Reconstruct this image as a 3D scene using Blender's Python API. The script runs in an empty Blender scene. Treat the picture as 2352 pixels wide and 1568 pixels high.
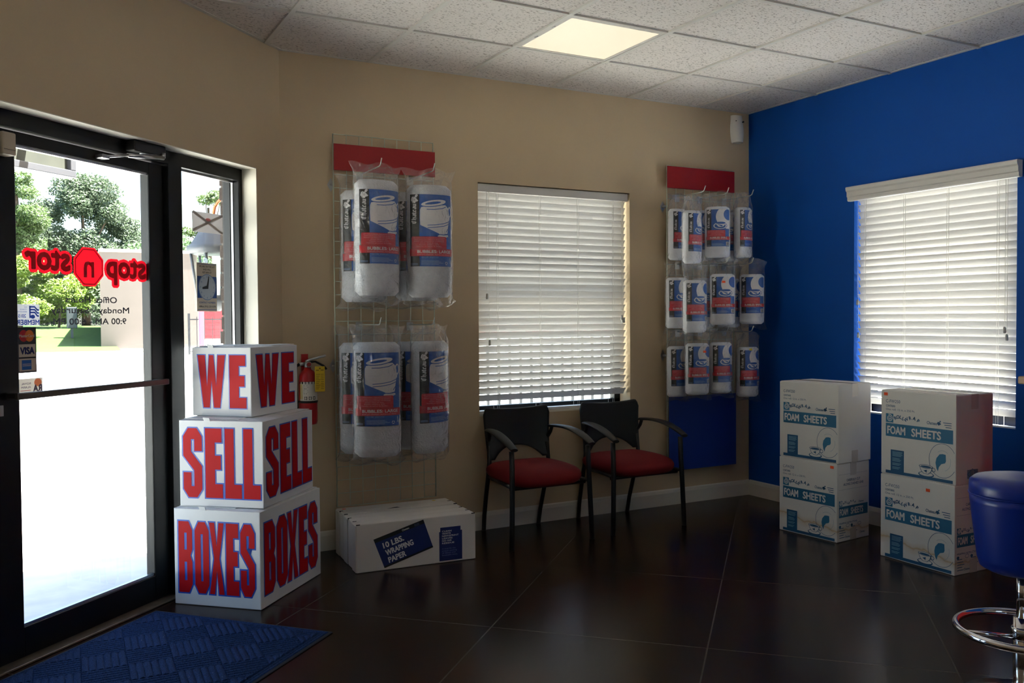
import bpy, bmesh, math, random
from math import sin, cos, pi, radians, sqrt, atan2
from mathutils import Vector, Matrix
from mathutils.geometry import tessellate_polygon

S = bpy.context.scene
COL = S.collection
random.seed(7)

# ------------------------------------------------------------------ camera
F_PX = 2039.4
cd = bpy.data.cameras.new('camera'); cam = bpy.data.objects.new('camera', cd); COL.objects.link(cam)
cd.sensor_fit = 'HORIZONTAL'; cd.sensor_width = 36.0; cd.lens = 36.0 * F_PX / 2352.0
cd.clip_start = 0.05; cd.clip_end = 500
yaw, pitch, roll = 0.493997, -0.0262868, -0.0068349
f = Vector((sin(yaw) * cos(pitch), cos(yaw) * cos(pitch), sin(pitch)))
r = Vector((cos(yaw), -sin(yaw), 0)); u = r.cross(f)
r2 = cos(roll) * r + sin(roll) * u; u2 = -sin(roll) * r + cos(roll) * u
m = Matrix((r2, u2, -f)).transposed().to_4x4(); m.translation = Vector((-4.6537, -4.9488, 1.31845))
cam.matrix_world = m
S.camera = cam

# ------------------------------------------------------------------ world, sun, exposure
S.view_settings.view_transform = 'Standard'; S.view_settings.look = 'None'
S.view_settings.gamma = 1.0; S.view_settings.use_curve_mapping = False
S.view_settings.exposure = 2.7
S.display_settings.display_device = 'sRGB'
W = bpy.data.worlds.new('world'); S.world = W; W.use_nodes = True
nt = W.node_tree; nt.nodes.clear()
sky = nt.nodes.new('ShaderNodeTexSky'); sky.sky_type = 'NISHITA'; sky.sun_disc = False
sky.sun_elevation = radians(66); sky.sun_rotation = radians(105); sky.air_density = 1.0; sky.dust_density = 3.0; sky.ozone_density = 1.0
bg = nt.nodes.new('ShaderNodeBackground'); bg.inputs['Strength'].default_value = 0.14
wo = nt.nodes.new('ShaderNodeOutputWorld')
nt.links.new(sky.outputs[0], bg.inputs[0]); nt.links.new(bg.outputs[0], wo.inputs[0])
sd = bpy.data.lights.new('sun', 'SUN'); sun = bpy.data.objects.new('sun', sd); COL.objects.link(sun)
sd.energy = 12.0; sd.angle = radians(0.6); sd.color = (1.0, 0.94, 0.87)
SUN_EL = radians(68); sh = Vector((0.97, -0.25, 0)).normalized()
tosun = Vector((sh.x * cos(SUN_EL), sh.y * cos(SUN_EL), sin(SUN_EL)))
sun.rotation_euler = tosun.to_track_quat('Z', 'Y').to_euler()
sun.location = (8, -2, 14)
try:
    S.cycles.max_bounces = 12; S.cycles.diffuse_bounces = 7; S.cycles.glossy_bounces = 4
    S.cycles.transmission_bounces = 6; S.cycles.transparent_max_bounces = 40
    S.cycles.sample_clamp_indirect = 3.0; S.cycles.use_denoising = True
    S.cycles.caustics_reflective = False; S.cycles.caustics_refractive = False
except Exception:
    pass

PANEL_GLOW = 0.125          # the lit ceiling panels

# ------------------------------------------------------------------ helpers: colour, material
def lin(c):
    return tuple(((x / 255) / 12.92 if x / 255 <= 0.04045 else (((x / 255) + 0.055) / 1.055) ** 2.4) for x in c)

MATS = {}
def mat(name, rgb=(128, 128, 128), rough=0.6, metal=0.0, spec=0.5, noise=0.0, nscale=20.0, bump=0.0, bscale=60.0,
        trans=0.0, emit=None, es=0.0, coat=0.0, bdist=0.002, linear=None):
    """principled material whose colour and relief vary with procedural noise in object space"""
    if name in MATS: return MATS[name]
    M = bpy.data.materials.new(name); M.use_nodes = True; N = M.node_tree.nodes; L = M.node_tree.links
    P = N['Principled BSDF']; c = linear or lin(rgb)
    P.inputs['Base Color'].default_value = (*c, 1); P.inputs['Roughness'].default_value = rough
    P.inputs['Metallic'].default_value = metal; P.inputs['Specular IOR Level'].default_value = spec
    P.inputs['Coat Weight'].default_value = coat
    tc = N.new('ShaderNodeTexCoord')
    if noise > 0:
        n = N.new('ShaderNodeTexNoise'); n.inputs['Scale'].default_value = nscale; n.inputs['Detail'].default_value = 4
        L.new(tc.outputs['Object'], n.inputs['Vector'])
        mx = N.new('ShaderNodeMix'); mx.data_type = 'RGBA'; mx.blend_type = 'MULTIPLY'
        mx.inputs[0].default_value = 1.0; mx.inputs[6].default_value = (*c, 1)
        mr = N.new('ShaderNodeMapRange'); mr.inputs['From Min'].default_value = 0.3; mr.inputs['From Max'].default_value = 0.7
        mr.inputs['To Min'].default_value = 1 - noise; mr.inputs['To Max'].default_value = 1.0
        L.new(n.outputs[0], mr.inputs[0]); L.new(mr.outputs[0], mx.inputs[7]); L.new(mx.outputs[2], P.inputs['Base Color'])
    if bump > 0:
        n2 = N.new('ShaderNodeTexNoise'); n2.inputs['Scale'].default_value = bscale; n2.inputs['Detail'].default_value = 3
        L.new(tc.outputs['Object'], n2.inputs['Vector'])
        b = N.new('ShaderNodeBump'); b.inputs['Strength'].default_value = bump; b.inputs['Distance'].default_value = bdist
        L.new(n2.outputs[0], b.inputs['Height']); L.new(b.outputs[0], P.inputs['Normal'])
    if emit:
        P.inputs['Emission Color'].default_value = (*lin(emit), 1); P.inputs['Emission Strength'].default_value = es
    if trans > 0:
        t = N.new('ShaderNodeBsdfTranslucent'); t.inputs[0].default_value = (*c, 1)
        ms = N.new('ShaderNodeMixShader'); ms.inputs[0].default_value = trans
        L.new(P.outputs[0], ms.inputs[1]); L.new(t.outputs[0], ms.inputs[2])
        L.new(ms.outputs[0], N['Material Output'].inputs[0])
    MATS[name] = M
    return M

def glass_mat(name, tint=(0.93, 0.97, 0.95), refl=0.9):
    M = bpy.data.materials.new(name); M.use_nodes = True; N = M.node_tree.nodes; L = M.node_tree.links
    N.remove(N['Principled BSDF'])
    t = N.new('ShaderNodeBsdfTransparent'); t.inputs[0].default_value = (*tint, 1)
    g = N.new('ShaderNodeBsdfGlossy'); g.inputs['Roughness'].default_value = 0.01; g.inputs[0].default_value = (refl, refl, refl, 1)
    fr = N.new('ShaderNodeFresnel'); fr.inputs[0].default_value = 1.5
    ge = N.new('ShaderNodeNewGeometry'); iv = N.new('ShaderNodeMath'); iv.operation = 'SUBTRACT'; iv.inputs[0].default_value = 1.0; L.new(ge.outputs['Backfacing'], iv.inputs[1])
    mu = N.new('ShaderNodeMath'); mu.operation = 'MULTIPLY'; L.new(fr.outputs[0], mu.inputs[0]); L.new(iv.outputs[0], mu.inputs[1])     # one reflection per pane, off the near face
    ms = N.new('ShaderNodeMixShader'); L.new(mu.outputs[0], ms.inputs[0]); L.new(t.outputs[0], ms.inputs[1]); L.new(g.outputs[0], ms.inputs[2])
    L.new(ms.outputs[0], N['Material Output'].inputs[0])
    return M

def film_mat(name, haze=0.04):
    """thin clear film: see-through, with glints off its creases and a milky edge"""
    M = bpy.data.materials.new(name); M.use_nodes = True; N = M.node_tree.nodes; L = M.node_tree.links
    P = N['Principled BSDF']; P.inputs['Base Color'].default_value = (0.80, 0.81, 0.83, 1); P.inputs['Roughness'].default_value = 0.5
    tc = N.new('ShaderNodeTexCoord'); n = N.new('ShaderNodeTexNoise'); n.inputs['Scale'].default_value = 13; n.inputs['Detail'].default_value = 3
    n.inputs['Distortion'].default_value = 1.6
    L.new(tc.outputs['Object'], n.inputs['Vector'])
    b = N.new('ShaderNodeBump'); b.inputs['Strength'].default_value = 1.0; b.inputs['Distance'].default_value = 0.03
    L.new(n.outputs[0], b.inputs['Height']); L.new(b.outputs[0], P.inputs['Normal'])
    t = N.new('ShaderNodeBsdfTransparent'); t.inputs[0].default_value = (0.985, 0.985, 0.985, 1)
    lw = N.new('ShaderNodeLayerWeight'); lw.inputs[0].default_value = 0.22; L.new(b.outputs[0], lw.inputs['Normal'])
    pw = N.new('ShaderNodeMath'); pw.operation = 'POWER'; pw.inputs[1].default_value = 2.0; L.new(lw.outputs['Facing'], pw.inputs[0])
    mr = N.new('ShaderNodeMapRange'); mr.inputs['To Min'].default_value = haze; mr.inputs['To Max'].default_value = 0.75
    L.new(pw.outputs[0], mr.inputs[0])
    ms = N.new('ShaderNodeMixShader'); L.new(mr.outputs[0], ms.inputs[0]); L.new(t.outputs[0], ms.inputs[1]); L.new(P.outputs[0], ms.inputs[2])
    g = N.new('ShaderNodeBsdfGlossy'); g.inputs['Roughness'].default_value = 0.12; L.new(b.outputs[0], g.inputs['Normal'])
    ms2 = N.new('ShaderNodeMixShader'); fr = N.new('ShaderNodeMapRange'); fr.inputs['To Min'].default_value = 0.05; fr.inputs['To Max'].default_value = 0.5
    L.new(pw.outputs[0], fr.inputs[0]); L.new(fr.outputs[0], ms2.inputs[0]); L.new(ms.outputs[0], ms2.inputs[1]); L.new(g.outputs[0], ms2.inputs[2])
    L.new(ms2.outputs[0], N['Material Output'].inputs[0])
    return M

# ------------------------------------------------------------------ helpers: mesh builder
class MB:
    def __init__(s): s.v = []; s.f = []; s.m = []; s.s = []; s.M = None
    def add(s, vs, fs, mi=0, sm=False):
        o = len(s.v)
        for p in vs:
            p = Vector(p)
            s.v.append(tuple(s.M @ p) if s.M else tuple(p))
        for q in fs: s.f.append([o + i for i in q]); s.m.append(mi); s.s.append(sm)
        return s
    def box(s, x0, x1, y0, y1, z0, z1, mi=0):
        vs = [(x, y, z) for x in (x0, x1) for y in (y0, y1) for z in (z0, z1)]
        return s.add(vs, [(0, 1, 3, 2), (4, 6, 7, 5), (0, 4, 5, 1), (2, 3, 7, 6), (0, 2, 6, 4), (1, 5, 7, 3)], mi)
    def bar(s, fr, a0, a1, b0, b1, c0, c1, mi=0):
        """box in a frame fr(a, b, c) -> point"""
        vs = [fr(x, y, z) for x in (a0, a1) for y in (b0, b1) for z in (c0, c1)]
        return s.add(vs, [(0, 1, 3, 2), (4, 6, 7, 5), (0, 4, 5, 1), (2, 3, 7, 6), (0, 2, 6, 4), (1, 5, 7, 3)], mi)
    def tube(s, path, rad, n=10, mi=0, closed=False, caps=True, flat=1.0):
        P = [Vector(p) for p in path]; K = len(P); vs = []; fs = []
        ref = Vector((0, 0, 1)); prev = None
        for i in range(K):
            if closed: t = P[(i + 1) % K] - P[i - 1]
            else: t = P[min(i + 1, K - 1)] - P[max(i - 1, 0)]
            t.normalize()
            if prev is None:
                a = ref if abs(t.dot(ref)) < 0.95 else Vector((1, 0, 0))
                n1 = (a - t * a.dot(t)).normalized()
            else: n1 = (prev - t * prev.dot(t)).normalized()
            prev = n1; n2 = t.cross(n1)
            rr = rad[i] if isinstance(rad, (list, tuple)) else rad
            for k in range(n):
                an = 2 * pi * k / n; vs.append(P[i] + n1 * rr * cos(an) + n2 * rr * flat * sin(an))
        for i in range(K if closed else K - 1):
            j = (i + 1) % K
            for k in range(n):
                k2 = (k + 1) % n; fs.append((i * n + k, i * n + k2, j * n + k2, j * n + k))
        s.add(vs, fs, mi, True)
        if caps and not closed:
            o = len(s.v) - K * n
            s.f.append([o + k for k in range(n)][::-1]); s.m.append(mi); s.s.append(False)
            s.f.append([o + (K - 1) * n + k for k in range(n)]); s.m.append(mi); s.s.append(False)
        return s
    def lathe(s, prof, n=24, c=(0, 0, 0), mi=0, sx=1.0, sy=1.0):
        vs = []; fs = []; K = len(prof)
        for (rr, z) in prof:
            for k in range(n):
                an = 2 * pi * k / n; vs.append((c[0] + rr * sx * cos(an), c[1] + rr * sy * sin(an), c[2] + z))
        for i in range(K - 1):
            for k in range(n):
                k2 = (k + 1) % n; fs.append((i * n + k, i * n + k2, (i + 1) * n + k2, (i + 1) * n + k))
        fs.append(tuple(range(n))[::-1]); fs.append(tuple((K - 1) * n + k for k in range(n)))
        return s.add(vs, fs, mi, True)
    def grid(s, fn, nu, nv, mi=0, sm=True, wrap=False):
        vs = [fn(i / nu, j / nv) for j in range(nv + 1) for i in range(nu if wrap else nu + 1)]
        w = nu if wrap else nu + 1; fs = []
        for j in range(nv):
            for i in range(nu):
                i2 = (i + 1) % w if wrap else i + 1
                fs.append((j * w + i, j * w + i2, (j + 1) * w + i2, (j + 1) * w + i))
        return s.add(vs, fs, mi, sm)
    def flat(s, m2, fn, mi=0):
        return s.add([fn(*p) for p in m2[0]], m2[1], mi)
    def build(s, name, mats, parent=None, bevel=0, seg=2, subsurf=0, solid=0, loc=None, rz=None, angle=35):
        me = bpy.data.meshes.new(name); me.from_pydata(s.v, [], s.f)
        ml = mats if isinstance(mats, (list, tuple)) else [mats]
        for q in ml: me.materials.append(q)
        me.polygons.foreach_set('material_index', s.m); me.polygons.foreach_set('use_smooth', s.s)
        bm = bmesh.new(); bm.from_mesh(me)
        bmesh.ops.recalc_face_normals(bm, faces=bm.faces) if not getattr(s, 'keep', False) else None
        bm.to_mesh(me); bm.free(); me.update()
        o = bpy.data.objects.new(name, me); COL.objects.link(o)
        if parent: o.parent = parent
        if loc: o.location = loc
        if rz is not None: o.rotation_euler = (0, 0, rz)
        if solid:
            q = o.modifiers.new('solid', 'SOLIDIFY'); q.thickness = solid; q.offset = 0
        if bevel:
            q = o.modifiers.new('bevel', 'BEVEL'); q.width = bevel; q.segments = seg; q.limit_method = 'ANGLE'; q.angle_limit = radians(angle)
            q.harden_normals = False
        if subsurf:
            q = o.modifiers.new('sub', 'SUBSURF'); q.levels = subsurf; q.render_levels = subsurf
        return o

def thing(name, label, cat, loc=(0, 0, 0), rz=0.0, group=None):
    o = bpy.data.objects.new(name, None); COL.objects.link(o); o.empty_display_size = 0.05
    o.location = loc; o.rotation_euler = (0, 0, rz); o['label'] = label; o['category'] = cat
    if group: o['group'] = group
    return o
def tag(o, label, cat, group=None, kind=None):
    o['label'] = label; o['category'] = cat
    if group: o['group'] = group
    if kind: o['kind'] = kind
    return o
def struct(o): o['kind'] = 'structure'; return o
def kids(o): return [c for c in bpy.data.objects if c.parent == o]
def dup(root, loc, rz, label, group=None, name=None):
    c = root.copy(); COL.objects.link(c); c.location = loc; c.rotation_euler = (0, 0, rz); c['label'] = label
    if group: c['group'] = group
    for ch in kids(root):
        d = ch.copy(); COL.objects.link(d); d.parent = c
        for g in kids(ch):
            e = g.copy(); COL.objects.link(e); e.parent = d
    return c

# ------------------------------------------------------------------ helpers: flat artwork (2-D meshes)
def poly2(outer, holes=()):
    if not holes: return list(outer), [tuple(range(len(outer)))]
    rings = [list(outer)] + [list(h) for h in holes]
    flat = [p for q in rings for p in q]
    tris = tessellate_polygon([[Vector((p[0], p[1], 0)) for p in q] for q in rings])
    return flat, [tuple(t) for t in tris]
def rect2(x0, y0, x1, y1): return [(x0, y0), (x1, y0), (x1, y1), (x0, y1)], [(0, 1, 2, 3)]
def ell(cx, cy, a, b, rot=0.0, n=28, t0=0, t1=2 * pi):
    full = abs(t1 - t0 - 2 * pi) < 1e-6
    out = []
    for k in range(n if full else n + 1):
        t = t0 + (t1 - t0) * k / n; x = a * cos(t); y = b * sin(t)
        out.append((cx + x * cos(rot) - y * sin(rot), cy + x * sin(rot) + y * cos(rot)))
    return out
def ring2(cx, cy, a, b, w, rot=0.0, t0=0.0, t1=2 * pi, n=32):
    o = ell(cx, cy, a, b, rot, n, t0, t1 - 1e-9 if t1 - t0 < 2 * pi - 1e-6 else t1)
    full = t1 - t0 >= 2 * pi - 1e-6
    i = ell(cx, cy, a - w, b - w, rot, n, t0, t1 if full else t1 - 1e-9)
    k = len(o); vs = o + i
    fs = [(j, (j + 1) % k, k + (j + 1) % k, k + j) for j in range(k if full else k - 1)]
    return vs, fs
def clip(pl, x0, x1, y0, y1):
    def cut(P, ax, val, keep_lo):
        out = []
        for i in range(len(P)):
            a, b = P[i - 1], P[i]; ia = (a[ax] <= val) == keep_lo or a[ax] == val; ib = (b[ax] <= val) == keep_lo or b[ax] == val
            if ia != ib:
                t = (val - a[ax]) / (b[ax] - a[ax]); out.append((a[0] + t * (b[0] - a[0]), a[1] + t * (b[1] - a[1])))
            if ib: out.append(b)
        return out
    for ax, val, lo in ((0, x0, False), (0, x1, True), (1, y0, False), (1, y1, True)): pl = cut(pl, ax, val, lo)
    return pl
def stroke2(pts, w):
    """constant-width stroke along a polyline"""
    vs = []; fs = []
    for i, p in enumerate(pts):
        a = pts[max(i - 1, 0)]; b = pts[min(i + 1, len(pts) - 1)]
        dx, dy = b[0] - a[0], b[1] - a[1]; l = sqrt(dx * dx + dy * dy) or 1; nx, ny = -dy / l * w / 2, dx / l * w / 2
        vs += [(p[0] + nx, p[1] + ny), (p[0] - nx, p[1] - ny)]
    for i in range(len(pts) - 1): fs.append((2 * i, 2 * i + 1, 2 * i + 3, 2 * i + 2))
    return vs, fs
def nib2(strokes, w, ang=0.7):
    """broad-nib lettering: each segment is a parallelogram swept by a slanted nib"""
    vs = []; fs = []; nx, ny = cos(ang) * w / 2, sin(ang) * w / 2
    for st in strokes:
        for a, b in zip(st[:-1], st[1:]):
            o = len(vs); vs += [(a[0] + nx, a[1] + ny), (a[0] - nx, a[1] - ny), (b[0] - nx, b[1] - ny), (b[0] + nx, b[1] + ny)]; fs.append((o, o + 1, o + 2, o + 3))
    return vs, fs
def xf(m2, sx=1, sy=1, rot=0.0, dx=0, dy=0):
    c, s_ = cos(rot), sin(rot)
    return [((x * sx) * c - (y * sy) * s_ + dx, (x * sx) * s_ + (y * sy) * c + dy) for x, y in m2[0]], m2[1]
def join2(ms):
    vs = []; fs = []
    for a in ms:
        o = len(vs); vs += a[0]; fs += [tuple(o + i for i in q) for q in a[1]]
    return vs, fs
_TC = {}
def text2(s, h, bold=0.0, xs=1.0, align='L', at=(0, 0), rot=0.0, gap=1.0, width=None):
    """lettering with cap height h; bold is a fraction of the cap height; width, if given, fixes the line's length"""
    key = (s, gap)
    if key not in _TC:
        cu = bpy.data.curves.new('t', 'FONT'); cu.body = s; cu.size = 1.0; cu.resolution_u = 3; cu.offset = 0.0; cu.space_character = gap
        ob = bpy.data.objects.new('t', cu); me = bpy.data.meshes.new_from_object(ob)
        vs = [(v.co.x / 0.7, v.co.y / 0.7) for v in me.vertices]; fs = [tuple(p.vertices) for p in me.polygons]
        bpy.data.objects.remove(ob); bpy.data.meshes.remove(me); bpy.data.curves.remove(cu)
        if not vs: vs = [(0, 0)]
        _TC[key] = (vs, fs)
    vs, fs = _TC[key]
    x0 = min(v[0] for v in vs); x1 = max(v[0] for v in vs)
    heavy = bold >= 0.08 and h >= 0.0078; rb = bold * h * 0.34 if heavy else 0
    if width: xs = (width - 2 * rb) / max((x1 - x0) * h, 1e-6)
    ox = {'L': x0, 'C': (x0 + x1) / 2, 'R': x1}[align]
    m2 = xf(([((x - ox), y) for x, y in vs], fs), h * xs, h)
    if heavy: m2 = xf(thicken(m2, rb, h / 44), dx=rb if align == 'L' else 0)
    return xf(m2, 1, 1, rot, at[0], at[1])
def thicken(m2, rad, cell):
    """grow flat artwork by rad: fill a fine grid, spread it, and return the union as row strips"""
    import numpy as np
    V = np.array([p[:2] for p in m2[0]]); lo = V.min(0) - rad - cell * 2; n = np.ceil((V.max(0) + rad + cell * 2 - lo) / cell).astype(int) + 1
    G = np.zeros((n[1], n[0]), bool)
    for q in m2[1]:
        for k in range(1, len(q) - 1):
            A, B, C = V[q[0]], V[q[k]], V[q[k + 1]]; T = np.array([A, B, C])
            i0 = np.maximum(((T.min(0) - lo) / cell).astype(int) - 1, 0); i1 = ((T.max(0) - lo) / cell).astype(int) + 2
            X, Y = np.meshgrid(lo[0] + (np.arange(i0[0], i1[0]) + .5) * cell, lo[1] + (np.arange(i0[1], i1[1]) + .5) * cell)
            d = (B[0] - A[0]) * (C[1] - A[1]) - (B[1] - A[1]) * (C[0] - A[0])
            if abs(d) < 1e-16: continue
            u_ = ((X - A[0]) * (C[1] - A[1]) - (Y - A[1]) * (C[0] - A[0])) / d; v_ = ((B[0] - A[0]) * (Y - A[1]) - (B[1] - A[1]) * (X - A[0])) / d
            ins = (u_ >= -1e-6) & (v_ >= -1e-6) & (u_ + v_ <= 1 + 1e-6); sl = G[i0[1]:i1[1], i0[0]:i1[0]]; sl |= ins[:sl.shape[0], :sl.shape[1]]
    k = int(round(rad / cell)); D = G.copy()
    for dy in range(-k, k + 1):
        for dx in range(-k, k + 1):
            if dx * dx + dy * dy <= (rad / cell) ** 2 + .3:
                ys, yd = max(0, dy), max(0, -dy); xs_, xd = max(0, dx), max(0, -dx); hh, ww = G.shape[0] - abs(dy), G.shape[1] - abs(dx)
                D[ys:ys + hh, xs_:xs_ + ww] |= G[yd:yd + hh, xd:xd + ww]
    vs = []; fs = []; open_ = {}
    def emit(a, b, y0, y1):
        o = len(vs); X0, X1, Y0, Y1 = lo[0] + a * cell, lo[0] + b * cell, lo[1] + y0 * cell, lo[1] + y1 * cell
        vs.extend([(X0, Y0), (X1, Y0), (X1, Y1), (X0, Y1)]); fs.append((o, o + 1, o + 2, o + 3))
    for j in range(D.shape[0] + 1):
        runs = set()
        if j < D.shape[0]:
            e = np.flatnonzero(np.diff(np.concatenate(([0], D[j].astype(np.int8), [0])))); runs = set(zip(e[0::2].tolist(), e[1::2].tolist()))
        for q in list(open_):
            if q not in runs: emit(q[0], q[1], open_.pop(q), j)
        for q in runs: open_.setdefault(q, j)
    return vs, fs
def grow(poly, d):
    """mitred outward offset of a counter-clockwise ring (holes run clockwise)"""
    out = []; n = len(poly)
    for i in range(n):
        p0, p1, p2 = Vector(poly[i - 1]), Vector(poly[i]), Vector(poly[(i + 1) % n])
        a = (p1 - p0).normalized(); b = (p2 - p1).normalized()
        na = Vector((a.y, -a.x)); nb = Vector((b.y, -b.x)); q = na + nb
        l = q.length
        if l < 1e-6: out.append(tuple(p1 + na * d)); continue
        q /= l; k = d / max(q.dot(na), 0.35); out.append(tuple(p1 + q * k))
    return out
def ccw(p): return p if sum(p[i - 1][0] * p[i][1] - p[i][0] * p[i - 1][1] for i in range(len(p))) > 0 else p[::-1]
GLYPH = {
 'W': ([(0, 1), (.27, 1), (.335, .40), (.42, 1), (.58, 1), (.665, .40), (.73, 1), (1, 1), (.80, 0), (.575, 0), (.5, .52), (.425, 0), (.20, 0)], []),
 'E': ([(0, 0), (1, 0), (1, .20), (.56, .20), (.56, .41), (.90, .41), (.90, .61), (.56, .61), (.56, .80), (.96, .80), (.96, 1), (0, 1)], []),
 'S': ([(0, .36), (0, .12), (.27, 0), (.73, 0), (1, .12), (1, .45), (.42, .66), (.42, .84), (.60, .84), (.60, .67), (1, .67), (1, .88), (.73, 1), (.27, 1), (0, .88), (0, .60), (.58, .39), (.58, .16), (.42, .16), (.42, .36)], []),
 'L': ([(0, 0), (1, 0), (1, .20), (.54, .20), (.54, 1), (0, 1)], []),
 'B': ([(0, 0), (.74, 0), (1, .12), (1, .43), (.86, .52), (1, .61), (1, .88), (.74, 1), (0, 1)],
       [[(.42, .17), (.60, .17), (.60, .43), (.42, .43)], [(.42, .60), (.60, .60), (.60, .84), (.42, .84)]]),
 'O': ([(0, .12), (.27, 0), (.73, 0), (1, .12), (1, .88), (.73, 1), (.27, 1), (0, .88)], [[(.42, .17), (.58, .17), (.58, .83), (.42, .83)]]),
 'X': ([(0, 0), (.35, 0), (.5, .33), (.65, 0), (1, 0), (.68, .5), (1, 1), (.65, 1), (.5, .67), (.35, 1), (0, 1), (.32, .5)], []),
}
def block(ch, x0, y0, x1, y1, d=0.0):
    o, hs = GLYPH[ch]; sc = lambda q: [(x0 + (x1 - x0) * a, y0 + (y1 - y0) * b) for a, b in q]
    o = ccw(sc(o)); hs = [ccw(sc(h))[::-1] for h in hs]
    if d: o = grow(o, d); hs = [grow(h, d) for h in hs]
    return poly2(o, hs)
def on_plane(O, U, V, lift=0.0006):
    """maps artwork onto a plane through O with axes U (right) and V (up), lifted off it"""
    O, U, V = Vector(O), Vector(U).normalized(), Vector(V).normalized(); N = U.cross(V)
    def g(layer=0): return lambda x, y: O + U * x + V * y + N * (lift * (1 + layer))
    return g

def chateau2(h, at, rot):
    """blackletter word, h = x-height; drawn with a slanted broad nib"""
    w = 0.30
    A = lambda x: [[(x, .15), (x + .1, 0), (x + .42, .12)], [(x + .42, .0), (x + .42, .9)], [(x + .08, .82), (x + .25, 1), (x + .42, .88)], [(x, .15), (x, .45), (x + .42, .6)]]
    st = [[(.75, 1.3), (.45, 1.5), (.08, 1.2), (.08, .25), (.4, 0), (.8, .25)], [(.45, 1.5), (.45, .3)]]
    st += [[(1.1, 1.6), (1.1, 0)], [(1.1, .8), (1.35, 1), (1.55, .85), (1.55, .1), (1.4, -.2)]]
    st += A(1.95)
    st += [[(2.75, 1.3), (2.75, .1), (2.98, 0)], [(2.6, .92), (2.98, .92)]]
    st += [[(3.25, .1), (3.25, .85), (3.5, 1), (3.65, .75), (3.25, .5)], [(3.25, .1), (3.45, 0), (3.7, .18)]]
    st += A(3.95)
    st += [[(4.7, .95), (4.7, .15), (4.9, 0), (5.1, .15)], [(5.1, .95), (5.1, .1), (5.25, 0)]]
    return xf(nib2(st, w, 0.75), h, h, rot, *at)
def emblem2(cx, cy, s):
    """plumed helmet emblem: (white shapes, dark shapes)"""
    w = [poly2(ell(cx - .02 * s, cy - .05 * s, .34 * s, .40 * s, 0, 18)), poly2([(cx - .5 * s, cy - .1 * s), (cx - .35 * s, cy + .3 * s), (cx - .1 * s, cy + .4 * s), (cx - .2 * s, cy - .2 * s)]),
         poly2([(cx + .1 * s, cy + .35 * s), (cx + .2 * s, cy + .6 * s), (cx + .45 * s, cy + .72 * s), (cx + .55 * s, cy + .5 * s), (cx + .3 * s, cy + .25 * s)]),
         poly2([(cx + .15 * s, cy + .3 * s), (cx + .6 * s, cy - .1 * s), (cx + .45 * s, cy - .25 * s), (cx + .1 * s, cy - .2 * s)])]
    d = [stroke2(ell(cx + .03 * s, cy - .05 * s, .28 * s, .36 * s, 0, 12, 1.8, 4.6), .05 * s), rect2(cx - .1 * s, cy + .02 * s, cx + .2 * s, cy + .07 * s), rect2(cx - .1 * s, cy - .1 * s, cx + .18 * s, cy - .06 * s)]
    return w, d
def barcode2(x0, y0, x1, y1, seed=1):
    rg = random.Random(seed); x = x0; out = []
    while x < x1:
        w = (x1 - x0) * rg.choice((.02, .035, .05)); out.append(rect2(x, y0, min(x + w, x1), y1)); x += w + (x1 - x0) * rg.choice((.02, .03))
    return join2(out)

# ================================================================== THE ROOM
H = 2.805
AW = radians(43.0); LD = Vector((-cos(AW), -sin(AW), 0)); LN = Vector((sin(AW), -cos(AW), 0)); L0 = Vector((-3.437, 0, 0))
def lf(s, n, z): return L0 + LD * s + LN * n + Vector((0, 0, z))      # slanted entrance wall: along, inward, up
LLEN = 2.60
PE = lf(LLEN, 0, 0)                                                    # where the slanted wall meets the west wall
YS = -8.2

m_beige = mat('beige_paint', (206, 184, 152), 0.75, spec=.25, noise=0.05, nscale=3, bump=0.12, bscale=220, bdist=0.001)
m_blue = mat('blue_paint', (1, 76, 164), 0.6, spec=.2, noise=0.04, nscale=3, bump=0.12, bscale=220, bdist=0.001)
m_white = mat('white_trim_paint', (214, 208, 196), 0.5)
m_reveal = mat('pale_jamb_paint', (228, 222, 208), 0.6)
m_black = mat('black_aluminium', (9, 9, 11), 0.4, spec=0.3)
m_dark = mat('dark_grey_gasket', (17, 18, 20), 0.5)
m_alu = mat('brushed_aluminium', (190, 190, 192), 0.3, metal=1.0)
m_bronze = mat('bronze_aluminium', (92, 84, 78), 0.35, metal=0.8)
m_glass = glass_mat('clear_glass')
m_concrete = mat('pale_concrete', (202, 201, 199), 0.9, noise=0.22, nscale=5, bump=0.4, bscale=60)

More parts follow.
